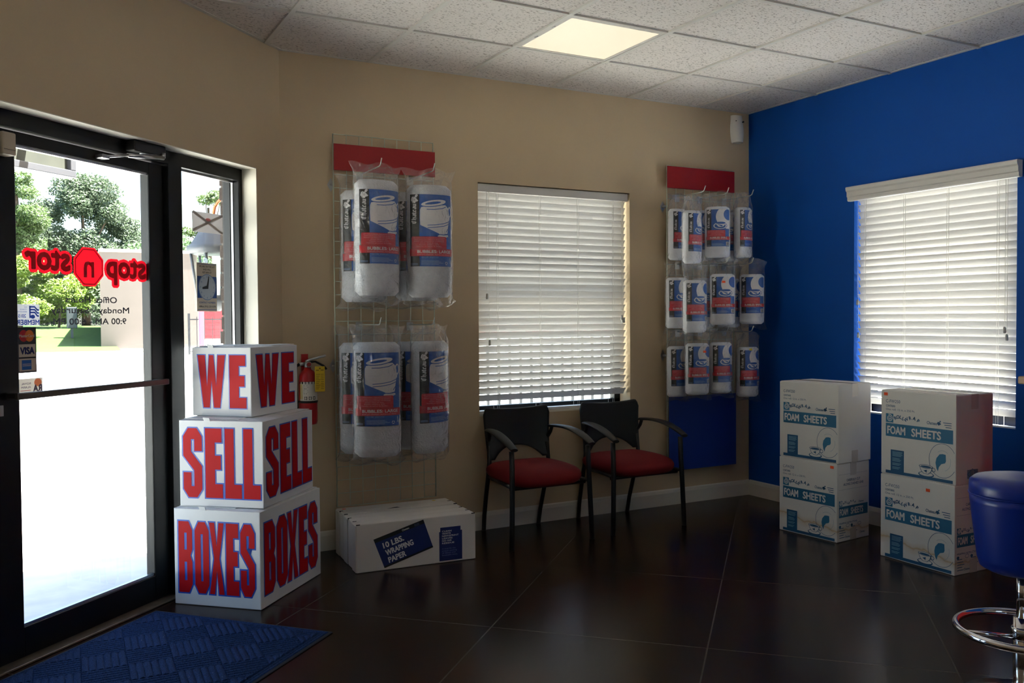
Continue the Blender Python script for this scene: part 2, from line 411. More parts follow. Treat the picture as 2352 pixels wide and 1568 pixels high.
def floor_material():
    M = bpy.data.materials.new('stained_concrete'); M.use_nodes = True; N = M.node_tree.nodes; L = M.node_tree.links
    P = N['Principled BSDF']; P.inputs['Specular IOR Level'].default_value = 0.24
    tc = N.new('ShaderNodeTexCoord')
    n = N.new('ShaderNodeTexNoise'); n.inputs['Scale'].default_value = 1.6; n.inputs['Detail'].default_value = 8; n.inputs['Roughness'].default_value = 0.65
    L.new(tc.outputs['Object'], n.inputs['Vector'])
    cr = N.new('ShaderNodeValToRGB'); e = cr.color_ramp.elements
    e[0].position = 0.30; e[0].color = (*lin((26, 17, 13)), 1); e[1].position = 0.72; e[1].color = (*lin((64, 37, 26)), 1)
    q = cr.color_ramp.elements.new(0.5); q.color = (*lin((42, 28, 21)), 1)
    L.new(n.outputs[0], cr.inputs[0]); col = cr.outputs[0]
    # rust-coloured stain patches
    n2 = N.new('ShaderNodeTexNoise'); n2.inputs['Scale'].default_value = 2.6; n2.inputs['Detail'].default_value = 4
    mp = N.new('ShaderNodeMapping'); mp.inputs['Location'].default_value = (3.1, 1.7, 0); L.new(tc.outputs['Object'], mp.inputs[0]); L.new(mp.outputs[0], n2.inputs['Vector'])
    mr = N.new('ShaderNodeMapRange'); mr.inputs['From Min'].default_value = 0.62; mr.inputs['From Max'].default_value = 0.74; mr.inputs['To Max'].default_value = 0.5
    L.new(n2.outputs[0], mr.inputs[0])
    mx = N.new('ShaderNodeMix'); mx.data_type = 'RGBA'; mx.inputs[7].default_value = (*lin((74, 46, 28)), 1)
    L.new(mr.outputs[0], mx.inputs[0]); L.new(col, mx.inputs[6]); col = mx.outputs[2]
    # saw-cut score lines on a diagonal grid
    sp = N.new('ShaderNodeSeparateXYZ'); L.new(tc.outputs['Object'], sp.inputs[0])
    def ma(op, a, b=None):
        k = N.new('ShaderNodeMath'); k.operation = op
        for i, x in enumerate((a, b)):
            if x is None: continue
            if isinstance(x, (int, float)): k.inputs[i].default_value = x
            else: L.new(x, k.inputs[i])
        return k.outputs[0]
    a = ma('MULTIPLY', ma('SUBTRACT', sp.outputs[0], sp.outputs[1]), 0.70711); b = ma('MULTIPLY', ma('ADD', sp.outputs[0], sp.outputs[1]), 0.70711)
    def line(v, org, per):
        t = ma('DIVIDE', ma('SUBTRACT', v, org), per); fr = ma('SUBTRACT', t, ma('ROUND', t)); return ma('LESS_THAN', ma('MULTIPLY', ma('ABSOLUTE', fr), per), 0.0030)
    ln = ma('MAXIMUM', line(a, -0.06, 0.905), line(b, -2.25, 0.965))
    mx2 = N.new('ShaderNodeMix'); mx2.data_type = 'RGBA'; mx2.inputs[7].default_value = (*lin((80, 75, 68)), 1)
    L.new(ln, mx2.inputs[0]); L.new(col, mx2.inputs[6]); L.new(mx2.outputs[2], P.inputs['Base Color'])
    n3 = N.new('ShaderNodeTexNoise'); n3.inputs['Scale'].default_value = 2.2; n3.inputs['Detail'].default_value = 5; L.new(tc.outputs['Object'], n3.inputs['Vector'])
    mr3 = N.new('ShaderNodeMapRange'); mr3.inputs['To Min'].default_value = 0.20; mr3.inputs['To Max'].default_value = 0.27; L.new(n3.outputs[0], mr3.inputs[0])
    L.new(mr3.outputs[0], P.inputs['Roughness'])
    bp = N.new('ShaderNodeBump'); bp.inputs['Strength'].default_value = 0.25; bp.inputs['Distance'].default_value = 0.002
    L.new(ma('MULTIPLY', ln, -1.0), bp.inputs['Height']); L.new(bp.outputs[0], P.inputs['Normal'])
    return M

def ceiling_material():
    M = bpy.data.materials.new('fissured_ceiling_tile'); M.use_nodes = True; N = M.node_tree.nodes; L = M.node_tree.links
    P = N['Principled BSDF']; P.inputs['Roughness'].default_value = 0.9; P.inputs['Specular IOR Level'].default_value = 0.2
    tc = N.new('ShaderNodeTexCoord')
    mp = N.new('ShaderNodeMapping'); mp.inputs['Scale'].default_value = (70, 130, 70); L.new(tc.outputs['Object'], mp.inputs[0])
    n = N.new('ShaderNodeTexNoise'); n.inputs['Scale'].default_value = 1.0; n.inputs['Detail'].default_value = 3; L.new(mp.outputs[0], n.inputs['Vector'])
    cr = N.new('ShaderNodeValToRGB'); e = cr.color_ramp.elements
    e[0].position = 0.33; e[0].color = (*lin((150, 143, 136)), 1); e[1].position = 0.44; e[1].color = (*lin((222, 215, 210)), 1)
    L.new(n.outputs[0], cr.inputs[0])
    n2 = N.new('ShaderNodeTexNoise'); n2.inputs['Scale'].default_value = 0.9; n2.inputs['Detail'].default_value = 3; L.new(tc.outputs['Object'], n2.inputs['Vector'])
    mr = N.new('ShaderNodeMapRange'); mr.inputs['From Min'].default_value = 0.35; mr.inputs['From Max'].default_value = 0.65; mr.inputs['To Min'].default_value = 0.95; mr.inputs['To Max'].default_value = 1.0
    L.new(n2.outputs[0], mr.inputs[0])
    mx = N.new('ShaderNodeMix'); mx.data_type = 'RGBA'; mx.blend_type = 'MULTIPLY'; mx.inputs[0].default_value = 1
    L.new(cr.outputs[0], mx.inputs[6]); L.new(mr.outputs[0], mx.inputs[7]); L.new(mx.outputs[2], P.inputs['Base Color'])
    b = N.new('ShaderNodeBump'); b.inputs['Strength'].default_value = 0.5; b.inputs['Distance'].default_value = 0.002
    L.new(n.outputs[0], b.inputs['Height']); L.new(b.outputs[0], P.inputs['Normal'])
    return M

def prism(pts, z0, z1, name, mt, mi=0):
    mb = MB(); k = len(pts)
    mb.add([(p[0], p[1], z) for z in (z0, z1) for p in pts], [tuple(range(k))[::-1], tuple(range(k, 2 * k))] + [(i, (i + 1) % k, k + (i + 1) % k, k + i) for i in range(k)], mi)
    return mb.build(name, mt)
room = [(0, 0), (L0.x, 0), (PE.x, PE.y), (PE.x, YS), (0, YS)]
fl_pts = [(0.02, 0.02), (L0.x - 0.0, 0.02), tuple(lf(0.0, -0.2, 0).xy), tuple(lf(LLEN, -0.2, 0).xy), (PE.x - 0.02, PE.y), (PE.x - 0.02, YS - 0.02), (0.02, YS - 0.02)]
fl_pts = [(0, 0), (L0.x, 0), tuple(lf(0.222, 0, 0).xy), tuple(lf(0.222, -0.19, 0).xy), tuple(lf(2.30, -0.19, 0).xy), tuple(lf(2.30, 0, 0).xy), (PE.x, PE.y), (PE.x, YS), (0, YS)]
floor = struct(prism(fl_pts, -0.10, 0.0, 'floor', floor_material()))
ceiling = struct(prism(room, H, H + 0.03, 'ceiling', ceiling_material()))
out = [(0.22, 0.22), (L0.x - 0.08, 0.22), tuple(lf(-0.05, -0.26, 0).xy), tuple(lf(LLEN + 0.05, -0.26, 0).xy), (PE.x - 0.22, PE.y), (PE.x - 0.22, YS - 0.22), (0.22, YS - 0.22)]
roof = struct(prism(out, H + 0.06, H + 0.20, 'roof', mat('roof_edge_metal', (210, 205, 198), 0.6)))

# T-bar grid of the suspended ceiling
m_tbar = mat('grey_white_t_bar', (206, 202, 196), 0.5)
GX = [-3.53 + 0.607 * i for i in range(-3, 6)]; GY = [-0.645 - 0.582 * j for j in range(0, 13)]
mb = MB()
def xleft(y):                                     # room's west limit at depth y
    if y > PE.y: return L0.x + (y / LD.y) * LD.x
    return PE.x
def ytop(x):
    if x > L0.x: return 0.0
    return min(0.0, (x - L0.x) / LD.x * LD.y)
for y in GY: mb.box(xleft(y) + 0.005, -0.005, y - 0.012, y + 0.012, H - 0.009, H + 0.004)
for x in GX: mb.box(x - 0.012, x + 0.012, YS + 0.005, ytop(x) - 0.02, H - 0.010, H + 0.004)
mb.build('grid_rail', m_tbar, ceiling)
mb = MB()
mb.box(L0.x, 0, -0.022, 0, H - 0.004, H + 0.002); mb.box(-0.022, 0, YS, 0, H - 0.004, H + 0.002)
mb.bar(lf, 0, LLEN, 0, 0.022, H - 0.004, H + 0.002)
mb.build('edge_angle', m_tbar, ceiling)

# walls --------------------------------------------------------------
WX0, WX1, WZ0, WZ1 = -2.222, -1.074, 0.708, 2.160     # back window opening
BY0, BY1, BZ0, BZ1 = -2.03, -0.955, 0.70, 2.125        # blue-wall window opening (y from, y to)
mb = MB()
for a in ((L0.x, WX0, 0, H), (WX1, 0.0, 0, H), (WX0, WX1, 0, WZ0), (WX0, WX1, WZ1, H)): mb.box(a[0], a[1], 0, 0.2, a[2], a[3] + (0.06 if a[3] == H else 0))
struct(mb.build('wall_back', m_beige))
mb = MB()
for a in ((YS, BY0, 0, H), (BY1, 0.2, 0, H), (BY0, BY1, 0, BZ0), (BY0, BY1, BZ1, H)): mb.box(0, 0.2, a[0], a[1], a[2], a[3] + (0.06 if a[3] == H else 0))
struct(mb.build('wall_right', m_blue))
OS0, OS1, OZ = 0.222, 2.30, 2.122
mb = MB()
T_ = 0.19
mb.bar(lf, -0.10, OS0, -T_, 0, 0, H + 0.06); mb.bar(lf, OS1, LLEN + 0.02, -T_, 0, 0, H + 0.06); mb.bar(lf, OS0, OS1, -T_, 0, OZ, H + 0.06)
wl = struct(mb.build('wall_left', m_beige))
mb = MB(); mb.box(PE.x - 0.2, PE.x, YS, PE.y + 0.05, 0, H + 0.06); struct(mb.build('wall_west', m_beige))
SX0, SX1, SZ0, SZ1 = -3.7, -2.5, 0.85, 2.15                          # unseen window added behind the viewer to brighten the walls
mb = MB()
for a in ((PE.x - 0.2, SX0, 0, H), (SX1, 0.2, 0, H), (SX0, SX1, 0, SZ0), (SX0, SX1, SZ1, H)): mb.box(a[0], a[1], YS - 0.2, YS, a[2], a[3] + (0.06 if a[3] == H else 0))
struct(mb.build('wall_front', m_beige))
# pale lining of the entrance opening
mb = MB(); mb.bar(lf, OS0 - 0.001, OS0 + 0.003, -0.09, -0.001, 0, OZ); mb.bar(lf, OS0, OS1, -0.09, -0.001, OZ - 0.004, OZ)
struct(mb.build('trim_1', m_reveal))

# baseboards
def base_profile(fr, a0, a1, mb):
    pr = [(0, 0), (0.014, 0), (0.014, 0.085), (0.009, 0.105), (0, 0.112)]
    vs = [fr(a, n, z) for a in (a0, a1) for n, z in pr]; k = len(pr)
    mb.add(vs, [(i, (i + 1) % k, k + (i + 1) % k, k + i) for i in range(k)] + [tuple(range(k)), tuple(range(k, 2 * k))[::-1]])
mb = MB(); base_profile(lambda a, n, z: Vector((a, -n, z)), L0.x + 0.02, 0, mb); struct(mb.build('baseboard_back', m_white))
mb = MB(); base_profile(lambda a, n, z: Vector((-n, a, z)), YS, -0.014, mb); struct(mb.build('baseboard_right', m_white))
mb = MB(); base_profile(lambda a, n, z: lf(a, n, z), 0.012, OS0, mb); base_profile(lambda a, n, z: lf(a, n, z), OS1, LLEN, mb); struct(mb.build('baseboard_left', m_white))

# ------------------------------------------------------------------ windows behind the blinds
def window(name, fr, a0, a1, z0, z1):
    mb = MB()
    for b in ((a0, a0 + .05, z0, z1), (a1 - .05, a1, z0, z1), (a0, a1, z0, z0 + .05), (a0, a1, z1 - .05, z1), (a0, a1, (z0 + z1) / 2 - .02, (z0 + z1) / 2 + .02)):
        mb.bar(fr, b[0], b[1], -.17, -.12, b[2], b[3])
    w = struct(mb.build(name, m_black))
    mb = MB(); mb.bar(fr, a0 + .04, a1 - .04, -.148, -.142, z0 + .04, z1 - .04); mb.build('window_glass', m_glass, w)
    return w
fb = lambda a, n, z: Vector((a, -n, z))
fr_ = lambda a, n, z: Vector((-n, a, z))
window('window_1', fb, WX0, WX1, WZ0, WZ1)
window('window_2', fr_, BY0, BY1, BZ0, BZ1)
mb = MB(); fs_ = lambda a, n, z: Vector((a, YS + n, z))
for a in (SX0, SX1 - .05): mb.bar(fs_, a, a + .05, -.17, -.09, SZ0, SZ1)
mb.bar(fs_, SX0, SX1, -.17, -.09, SZ0, SZ0 + .05); mb.bar(fs_, SX0, SX1, -.17, -.09, SZ1 - .05, SZ1)
w4 = struct(mb.build('window_added', m_black)); MB().bar(fs_, SX0 + .04, SX1 - .04, -.133, -.127, SZ0 + .04, SZ1 - .04).build('window_glass', m_glass, w4)  # added window, only there for the extra daylight it lets in
mb = MB(); mb.bar(fb, WX0, WX1, -0.12, -0.002, WZ0 - 0.001, WZ0 + 0.012); struct(mb.build('trim_2', m_reveal))

# ------------------------------------------------------------------ entrance: storefront frame, door, glass
FN0, FN1 = -0.19, -0.09
mb = MB()
mb.bar(lf, OS0 - 0.001, 0.255, FN0, FN1, 0, OZ)              # right jamb
mb.bar(lf, 0.703, 0.797, FN0, FN1, 0, OZ)                    # mullion between sidelight and door
mb.bar(lf, 1.77, 1.845, FN0, FN1, 0, OZ); mb.bar(lf, 2.25, OS1, FN0, FN1, 0, OZ)
mb.bar(lf, OS0, OS1, FN0, FN1, 2.055, OZ)                    # head
mb.bar(lf, 0.255, 0.703, FN0, FN1, 0, 0.16); mb.bar(lf, 1.845, 2.25, FN0, FN1, 0, 0.16)
stf = struct(mb.build('window_3', m_black, bevel=0.002))
mb = MB(); mb.bar(lf, 0.255, 0.703, -.144, -.138, 0.15, 2.06); mb.build('window_glass', m_glass, stf)
mb = MB(); mb.bar(lf, 1.845, 2.25, -.144, -.138, 0.15, 2.06); mb.build('window_glass', m_glass, stf)
mb = MB(); mb.bar(lf, 0.255, 0.259, -.137, -.125, 0.16, 2.055); mb.bar(lf, 0.262, 0.703, -.137, -.125, 2.045, 2.055); mb.build('glazing_bead', m_alu, stf)
mb = MB(); mb.bar(lf, 0.2552, 0.258, -.19, -.145, 0.16, 2.055); mb.build('jamb_cover', m_dark, stf)

mb = MB()
DN0, DN1 = -0.165, -0.115
mb.bar(lf, 0.80, 0.900, DN0, DN1, 0.012, 2.05); mb.bar(lf, 1.628, 1.765, DN0, DN1, 0.012, 2.05)
mb.bar(lf, 0.900, 1.628, DN0, DN1, 0.012, 0.128); mb.bar(lf, 0.900, 1.628, DN0, DN1, 2.0, 2.05)
door = struct(mb.build('door_1', m_black, bevel=0.003))
mb = MB(); mb.bar(lf, 0.88, 1.64, -.143, -.137, 0.12, 2.01); mb.build('door_glass', m_glass, door)
mb = MB()
mb.bar(lf, 0.900, 1.628, -.137, -.122, 0.128, 0.140); mb.bar(lf, 0.900, 1.628, -.137, -.122, 1.990, 2.0)
mb.build('glazing_bead', m_alu, door)
mb = MB(); mb.bar(lf, 0.898, 0.9008, -.160, -.120, 0.128, 2.0); mb.build('gasket', m_dark, door)
# push bar across the glass
mb = MB()
mb.bar(lf, 0.87, 1.70, -.062, -.042, 1.022, 1.048)
pb = mb.build('push_bar', m_bronze, door, bevel=0.004)
for s in (0.885, 1.68): MB().bar(lf, s - .012, s + .012, -.115, -.05, 1.024, 1.046).build('bar_bracket', m_bronze, pb, bevel=0.003)
# thumb turn on the stile
mb = MB(); mb.tube([lf(1.742, -.115, .985), lf(1.742, -.10, .985)], .02, 14); mb.tube([lf(1.742, -.10, .985), lf(1.742, -.08, .985)], .008, 10); mb.bar(lf, 1.735, 1.749, -.085, -.077, .965, 1.005)
mb.build('thumb_turn', m_alu, door)
# threshold
mb = MB(); mb.bar(lf, OS0 + .01, OS1 - .01, -.19, -.058, 0.0005, 0.010)
struct(mb.build('trim_3', mat('worn_aluminium_threshold', (120, 104, 88), 0.45, metal=0.6, noise=0.3, nscale=30), bevel=0.004))
# overhead closer
t = tag(MB().bar(lf, 0.875, 1.075, -.09, -.035, 2.068, 2.118).build('door_closer', mat('dark_closer_body', (24, 22, 22), 0.45), bevel=0.006), 'dark overhead door closer with a jointed silver arm above the glass door', 'door closer')
mb = MB(); mb.tube([lf(1.20, -.075, 2.022), lf(1.09, -.05, 2.045)], .006, 8); mb.tube([lf(1.10, -.052, 2.043), lf(0.90, -.03, 2.062)], .010, 10)
mb.tube([lf(0.90, -.03, 2.062), lf(0.90, -.03, 2.085)], .010, 10); mb.tube([lf(0.905, -.032, 2.066), lf(1.02, -.06, 2.07)], .007, 8)
mb.build('closer_arm', m_alu, t)
mb = MB(); mb.bar(lf, 1.185, 1.225, -.115, -.07, 2.012, 2.030); mb.build('arm_shoe', m_alu, t, bevel=0.003)
# door contact sensor
t = tag(MB().bar(lf, 1.668, 1.728, -.115, -.060, 1.942, 2.028).build('door_sensor', mat('beige_plastic', (186, 172, 152), 0.5), bevel=0.006), 'small beige sensor box fixed at the top of the door stile', 'sensor')
MB().bar(lf, 1.672, 1.724, -.060, -.058, 1.962, 1.963).build('case_seam', m_dark, t)

# ---------- vinyl lettering on the door glass (reads the right way round from outside)
def vinyl(name, rgb, tr=0.55): return mat(name, rgb, 0.5, trans=tr)
m_red_v = vinyl('red_vinyl', (198, 10, 28), 0.38); m_dred_v = vinyl('dark_red_vinyl', (150, 6, 28), 0.3); m_grey_v = vinyl('grey_vinyl', (60, 56, 62), 0.1)
outw = lambda s, z, n=-.1365: on_plane(lf(s, n, z), LD, (0, 0, 1), 0.0)      # artwork running away from the corner
def inside_plane(s, z, n): return on_plane(lf(s, n, z), -LD, (0, 0, 1), 0.0006)
lay = lambda s0, z0, n0: (lambda k: (lambda x, y: lf(s0 + x, n0 + 0.0006 * k, z0 + y)))   # k = layer towards the room
P = lay(0, 0, -.1364); mb = MB()
zc = 1.549
# octagon
oc = lambda cs, r_: ell(cs, zc, r_ / cos(pi / 8), r_ * 1.0 / cos(pi / 8), pi / 8, 8)
mb.flat(poly2(oc(1.247, .0825)), P(1), 0); mb.flat(poly2(oc(1.247, .0755), [oc(1.247, .0715)[::-1]]), P(3), 1)
mb.flat(text2('n', .098, .12, 1.0, 'C', (1.247, zc - .043)), P(3), 1)
def word(s, s0, s1, z):
    a = text2(s, .098, .16, width=s1 - s0, at=(s0, z))
    mb.flat(thicken(a, .0115, .0011), P(0), 0)      # wide red surround
    mb.flat(a, P(2), 1)
word('stop', 0.905, 1.150, zc - .036); word('stor', 1.347, 1.575, zc - .020)
lg = mb.build('logo_lettering', [m_red_v, m_dred_v], door); lg['label'] = 'red mirrored logo lettering with an octagon on the door glass'
mb = MB()
for s_, h_, z_, a, b in (('Office Hours', .026, 1.397, 1.088, 1.377), ('Monday - Saturday', .026, 1.352, 1.015, 1.451), ('9:00 AM - 6:00 PM', .026, 1.304, 1.033, 1.440)):
    mb.flat(text2(s_, h_, .09, width=b - a, at=(a, z_ )), P(0))
q = mb.build('hours_lettering', m_grey_v, door); q['label'] = 'grey mirrored opening hours lettering on the door glass'
# stickers
m_wv = vinyl('white_vinyl', (190, 190, 196), 0.22); m_bv = vinyl('blue_vinyl', (60, 92, 190), 0.4); m_navy = vinyl('navy_print', (40, 42, 110), 0.3)
m_blk = mat('black_print', (18, 18, 20), 0.5); m_wp = mat('white_print', (235, 233, 230), 0.5)
m_or = mat('orange_print', (240, 130, 30), 0.5); m_rd = mat('red_print', (200, 20, 30), 0.5)
m_tanp = mat('pale_cream_print', (215, 200, 180), 0.6)
m_bluep = mat('blue_print', (28, 104, 190), 0.5); m_purp = mat('grey_violet_print', (110, 90, 120), 0.6)
mb = MB(); Q = P
mb.flat(rect2(1.506, 1.302, 1.612, 1.386), Q(0), 0)
mb.flat(text2('MEMBER', .019, .14, width=.108, at=(1.508, 1.306)), Q(1), 1)
mb.flat(text2('2015', .013, .1, at=(1.572, 1.334)), Q(1), 1)
for i, w in enumerate(('SELF', 'STORAGE', 'ASSOCIATION')): mb.flat(text2(w, .0055, .05, at=(1.566, 1.372 - i * .009)), Q(1), 1)
for k in range(3):
    mb.flat(stroke2([(1.510, 1.340 + .012 * k), (1.518, 1.340 + .012 * k), (1.530, 1.354 + .011 * k), (1.556, 1.354 + .011 * k)], .0065), Q(1), 1)
mb.flat(stroke2([(1.553, 1.332), (1.553, 1.380)], .007), Q(1), 1); mb.flat(poly2(ell(1.540, 1.337, .011, .008)), Q(1), 1)
q = mb.build('member_sticker', [m_wv, m_bv], door); q['label'] = 'white square sticker with blue mirrored print on the door glass'
R_ = lambda s0, z0: (lambda k: (lambda x, y: lf(s0 - x, -.1360 + 0.0006 * k, z0 + y)))       # readable from inside
mb = MB(); Q = R_(1.612, 1.117); w_ = .086
mb.flat(rect2(0, 0, w_, .178), Q(0), 0)
for z0, z1, mi in ((.116, .173, 4), (.062, .112, 1), (.006, .056, 1)): mb.flat(rect2(0.003, z0, w_ - .005, z1), Q(1), mi)
mb.flat(poly2(ell(.026, .145, .021, .023)), Q(2), 2); mb.flat(poly2(ell(.053, .145, .021, .023)), Q(2), 3)
mb.flat(text2('MasterCard', .0105, .12, width=.072, at=(.004, .140)), Q(3), 1)
mb.flat(text2('VISA', .026, .2, width=.068, at=(.008, .074)), Q(2), 5); mb.flat(rect2(.015, .012, .060, .050), Q(2), 6)
for k in range(3): mb.flat(rect2(.018, .034 - .004 * k, .057, .0355 - .004 * k), Q(3), 1)
q = mb.build('card_sticker', [m_blk, m_tanp, m_rd, m_or, mat('charcoal_print', (46, 44, 48), 0.5), m_navy, m_bluep], door); q['label'] = 'tall black sticker of three payment card emblems on the door glass'
mb = MB(); Q = P
mb.flat(rect2(1.499, 1.032, 1.612, 1.094), Q(0), 0); mb.flat(poly2(ell(1.522, 1.076, .018, .016)), Q(1), 1)
mb.flat(text2('RA', .027, .16, width=.044, at=(1.503, 1.040)), Q(2), 2)
for i, w in enumerate(('ROYAL', 'ALARM')): mb.flat(text2(w, .008, .1, width=.045, at=(1.556, 1.070 - i * .014)), Q(1), 2)
mb.flat(rect2(1.556, 1.046, 1.606, 1.048), Q(1), 3); mb.flat(text2('912-776', .006, .05, at=(1.560, 1.036)), Q(1), 2)
q = mb.build('alarm_sticker', [vinyl('cream_vinyl', (190, 178, 166), .2), vinyl('peach_vinyl', (240, 150, 110), .5), m_purp, m_rd], door); q['label'] = 'small cream alarm sticker with an orange disc on the door glass'

# ---------- things hung on the sidelight glass
c = lf(0.474, -.130, 1.487)
t = tag(MB().bar(lf, 0.396, 0.553, -.1335, -.1300, 1.363, 1.609).build('clock_sign', mat('sign_cream_plastic', (200, 186, 166), 0.55, trans=0.06), bevel=0.0015), 'cream and blue return-time sign with black clock hands on the sidelight glass', 'sign')
R2 = lambda k: (lambda x, y: lf(0.553 - x, -.1296 + 0.0005 * k, 1.363 + y))
w_, h_ = .157, .246; mb = MB()
m_sb = mat('sign_blue', (20, 72, 140), 0.5); m_face = mat('sign_dial', (176, 186, 196), 0.5)
mb.flat(rect2(.003, .068, w_ - .003, .178), R2(0), 0)
for a in ((.004, .008, w_ - .004, .0105), (.004, h_ - .0085, w_ - .004, h_ - .006)): mb.flat(rect2(*a), R2(0), 0)
mb.flat(poly2(ell(w_ / 2, .123, .068, .067)), R2(1), 1); mb.flat(ring2(w_ / 2, .123, .0665, .0655, .0022), R2(2), 0)
for k in range(12):
    a = pi / 2 - (k + 1) * pi / 6; mb.flat(text2(str(k + 1), .009, .06, align='C', at=(w_ / 2 + .053 * cos(a), .123 + .053 * sin(a) - .0045)), R2(2), 0)
for s_, z_, hh, wd in (('WE ARE ON THE LOT', .223, .009, .124), ('AND WILL', .208, .009, .062), ('RETURN AT', .193, .009, .070)): mb.flat(text2(s_, hh, .1, align='C', width=wd, at=(w_ / 2, z_)), R2(2), 2)
mb.flat(text2('CONTACT NUMBERS', .0085, .09, align='C', width=.128, at=(w_ / 2, .041)), R2(2), 3); mb.flat(text2('Office: (912) 233-3378', .0085, .09, align='C', width=.130, at=(w_ / 2, .021)), R2(2), 2)
mb.build('sign_print', [m_sb, m_face, m_blk, m_sb], t)
def hand(a, l, w0, w1): return xf(poly2([(-w0 * .6, -w0), (l, -w1), (l, w1), (-w0 * .6, w0)]), 1, 1, a, w_ / 2, .123)
mb = MB(); mb.flat(hand(radians(77), .058, .008, .003), R2(4)); mb.build('clock_hand', m_blk, t)
mb = MB(); mb.flat(hand(radians(188), .040, .009, .0045), R2(5)); mb.build('clock_hand', m_blk, t)
mb = MB(); mb.tube([lf(.474, -.128, 1.618), lf(.474, -.1365, 1.618)], [.004, .017], 16); mb.build('suction_cup', mat('clear_vinyl', (215, 222, 226), 0.2, trans=0.5), t)
mb = MB()
mb.grid(lambda a, b: lf(0.336 + .242 * a, -.1335 + .0015 * sin(7 * a) * sin(5 * b), 1.765 + .102 * b - .004 * a), 12, 8)
t = tag(mb.build('paper_notice', mat('paper_white', (170, 163, 160), 0.8, trans=0.16)), 'blank white paper sheet taped across the sidelight glass above the clock sign', 'paper')
mb = MB(); P2 = lambda x, y: lf(x, -.1312, y)
for a, b in (((.574, 1.862), (.340, 1.768)), ((.340, 1.862), (.574, 1.768))): mb.flat(stroke2([a, b], .014), P2, 0)
mb.build('adhesive_tape', mat('tan_tape', (170, 158, 148), 0.5, trans=0.22), t)
mb = MB(); mb.flat(poly2(ell(.456, 1.830, .020, .008)), lambda x, y: lf(x, -.1308, y)); mb.build('pink_mark', mat('pink_print', (216, 130, 130), 0.7, trans=.32), t)

# ================================================================== OUTSIDE
mb = MB(); mb.add([(-90, -60, -.04), (110, -60, -.04), (110, 36.2, -.04), (-90, 36.2, -.04)], [(0, 1, 2, 3)]); struct(mb.build('ground', m_concrete))
mb = MB(); mb.add([(-2.2, 36.2, -.04), (110, 36.2, -.04), (110, 120, -.04), (-2.2, 120, -.04)], [(0, 1, 2, 3)]); struct(mb.build('ground_yard', m_concrete))
m_grass = mat('mown_grass', (54, 86, 20), 0.95, noise=0.35, nscale=6, bump=0.6, bscale=60, bdist=0.03)
def lawnz(x, y):
    t = max(0.0, min(1.0, (y - 39.0) / 16.0)); return -.03 + 1.05 * t * t * (3 - 2 * t)
mb = MB(); mb.grid(lambda a, b: (-60 + 58.9 * a, 36.6 + 50 * b, lawnz(0, 36.6 + 50 * b)), 10, 30); lawn = mb.build('lawn', m_grass); struct(lawn)
mb = MB(); mb.box(-60, 60, 36.2, 36.7, -.08, 0.03); struct(mb.build('kerb', mat('kerb_concrete', (214, 204, 198), 0.9, noise=0.1, nscale=3)))

# storage building across the lot
m_stucco = mat('cream_stucco', (98, 88, 83), 0.9, noise=0.06, nscale=1.5, bump=0.2, bscale=60)
b = thing('storage_building', 'cream flat-roofed storage building across the lot behind the lettering on the glass', 'building', (-1.80, 42.2, 0), -.066)
mb = MB(); mb.box(0, 4.45, 0, 10, -.1, 4.65); mb.build('wall', m_stucco, b)
mb = MB(); mb.box(-.05, 4.5, -.06, 10.05, 4.65, 4.80); mb.build('roof_coping', mat('coping_metal', (214, 204, 198), 0.5), b)
mb = MB(); mb.box(3.22, 3.42, -.04, .01, 3.05, 3.55); mb.build('wall_vent', mat('vent_grey', (150, 152, 156), 0.6), b)
# long row of units with red doors
b = thing('storage_units', 'long white row of storage units with red roll-up doors beyond the yard', 'building', (0, 56, 0))
mb = MB(); mb.box(4.6, 48, 0, 8, -.1, 3.6); mb.build('wall', mat('unit_white', (226, 220, 214), 0.8, noise=0.05, nscale=2), b)
m_rdoor = mat('red_roll_up_door', (150, 14, 28), 0.5)
for k in range(14):
    mb = MB(); x = 5.0 + 3.05 * k
    for j in range(12): mb.box(x, x + 2.55, -.06 - .012 * (j % 2), 0.0, .1 + .22 * j, .1 + .22 * (j + 1))
    mb.build('roll_up_door', m_rdoor, b)
mb = MB(); mb.box(4.4, 48.2, -.3, 8.2, 3.6, 3.85); mb.build('roof', mat('unit_roof', (190, 190, 192), 0.5), b)

# gate and fence
m_iron = mat('black_iron', (18, 20, 26), 0.5)
def iron(name, label, x0, x1, y, h, step, cat):
    t = thing(name, label, cat, (x0, y, -.04)); L = x1 - x0
    mb = MB(); n = int(L / step)
    for k in range(1, n): mb.box(k * step - .012, k * step + .012, -.012, .012, .08, h - .05)
    mb.build('pickets', m_iron, t)
    for z in (.10, h - .18): MB().box(0, L, -.02, .02, z, z + .045).build('rail', m_iron, t)
    for x in (0, L): MB().box(x - .04, x + .04, -.04, .04, 0, h + .08).build('gate_post', m_iron, t)
    return t
iron('iron_gate', 'black iron picket gate standing in the yard beyond the cream building', 0.75, 4.4, 32.0, 1.55, .30, 'gate')
iron('iron_fence', 'black iron picket fence outside the window in the tan wall', -2.9, 3.4, 3.0, 1.75, .125, 'fence')
t = tag(MB().box(1.02, 1.20, 31.2, 31.38, -.04, 1.75).build('bollard_post', mat('faded_pink_paint', (190, 70, 96), 0.6), bevel=.02), 'faded pink post beside the black iron gate in the yard', 'post')

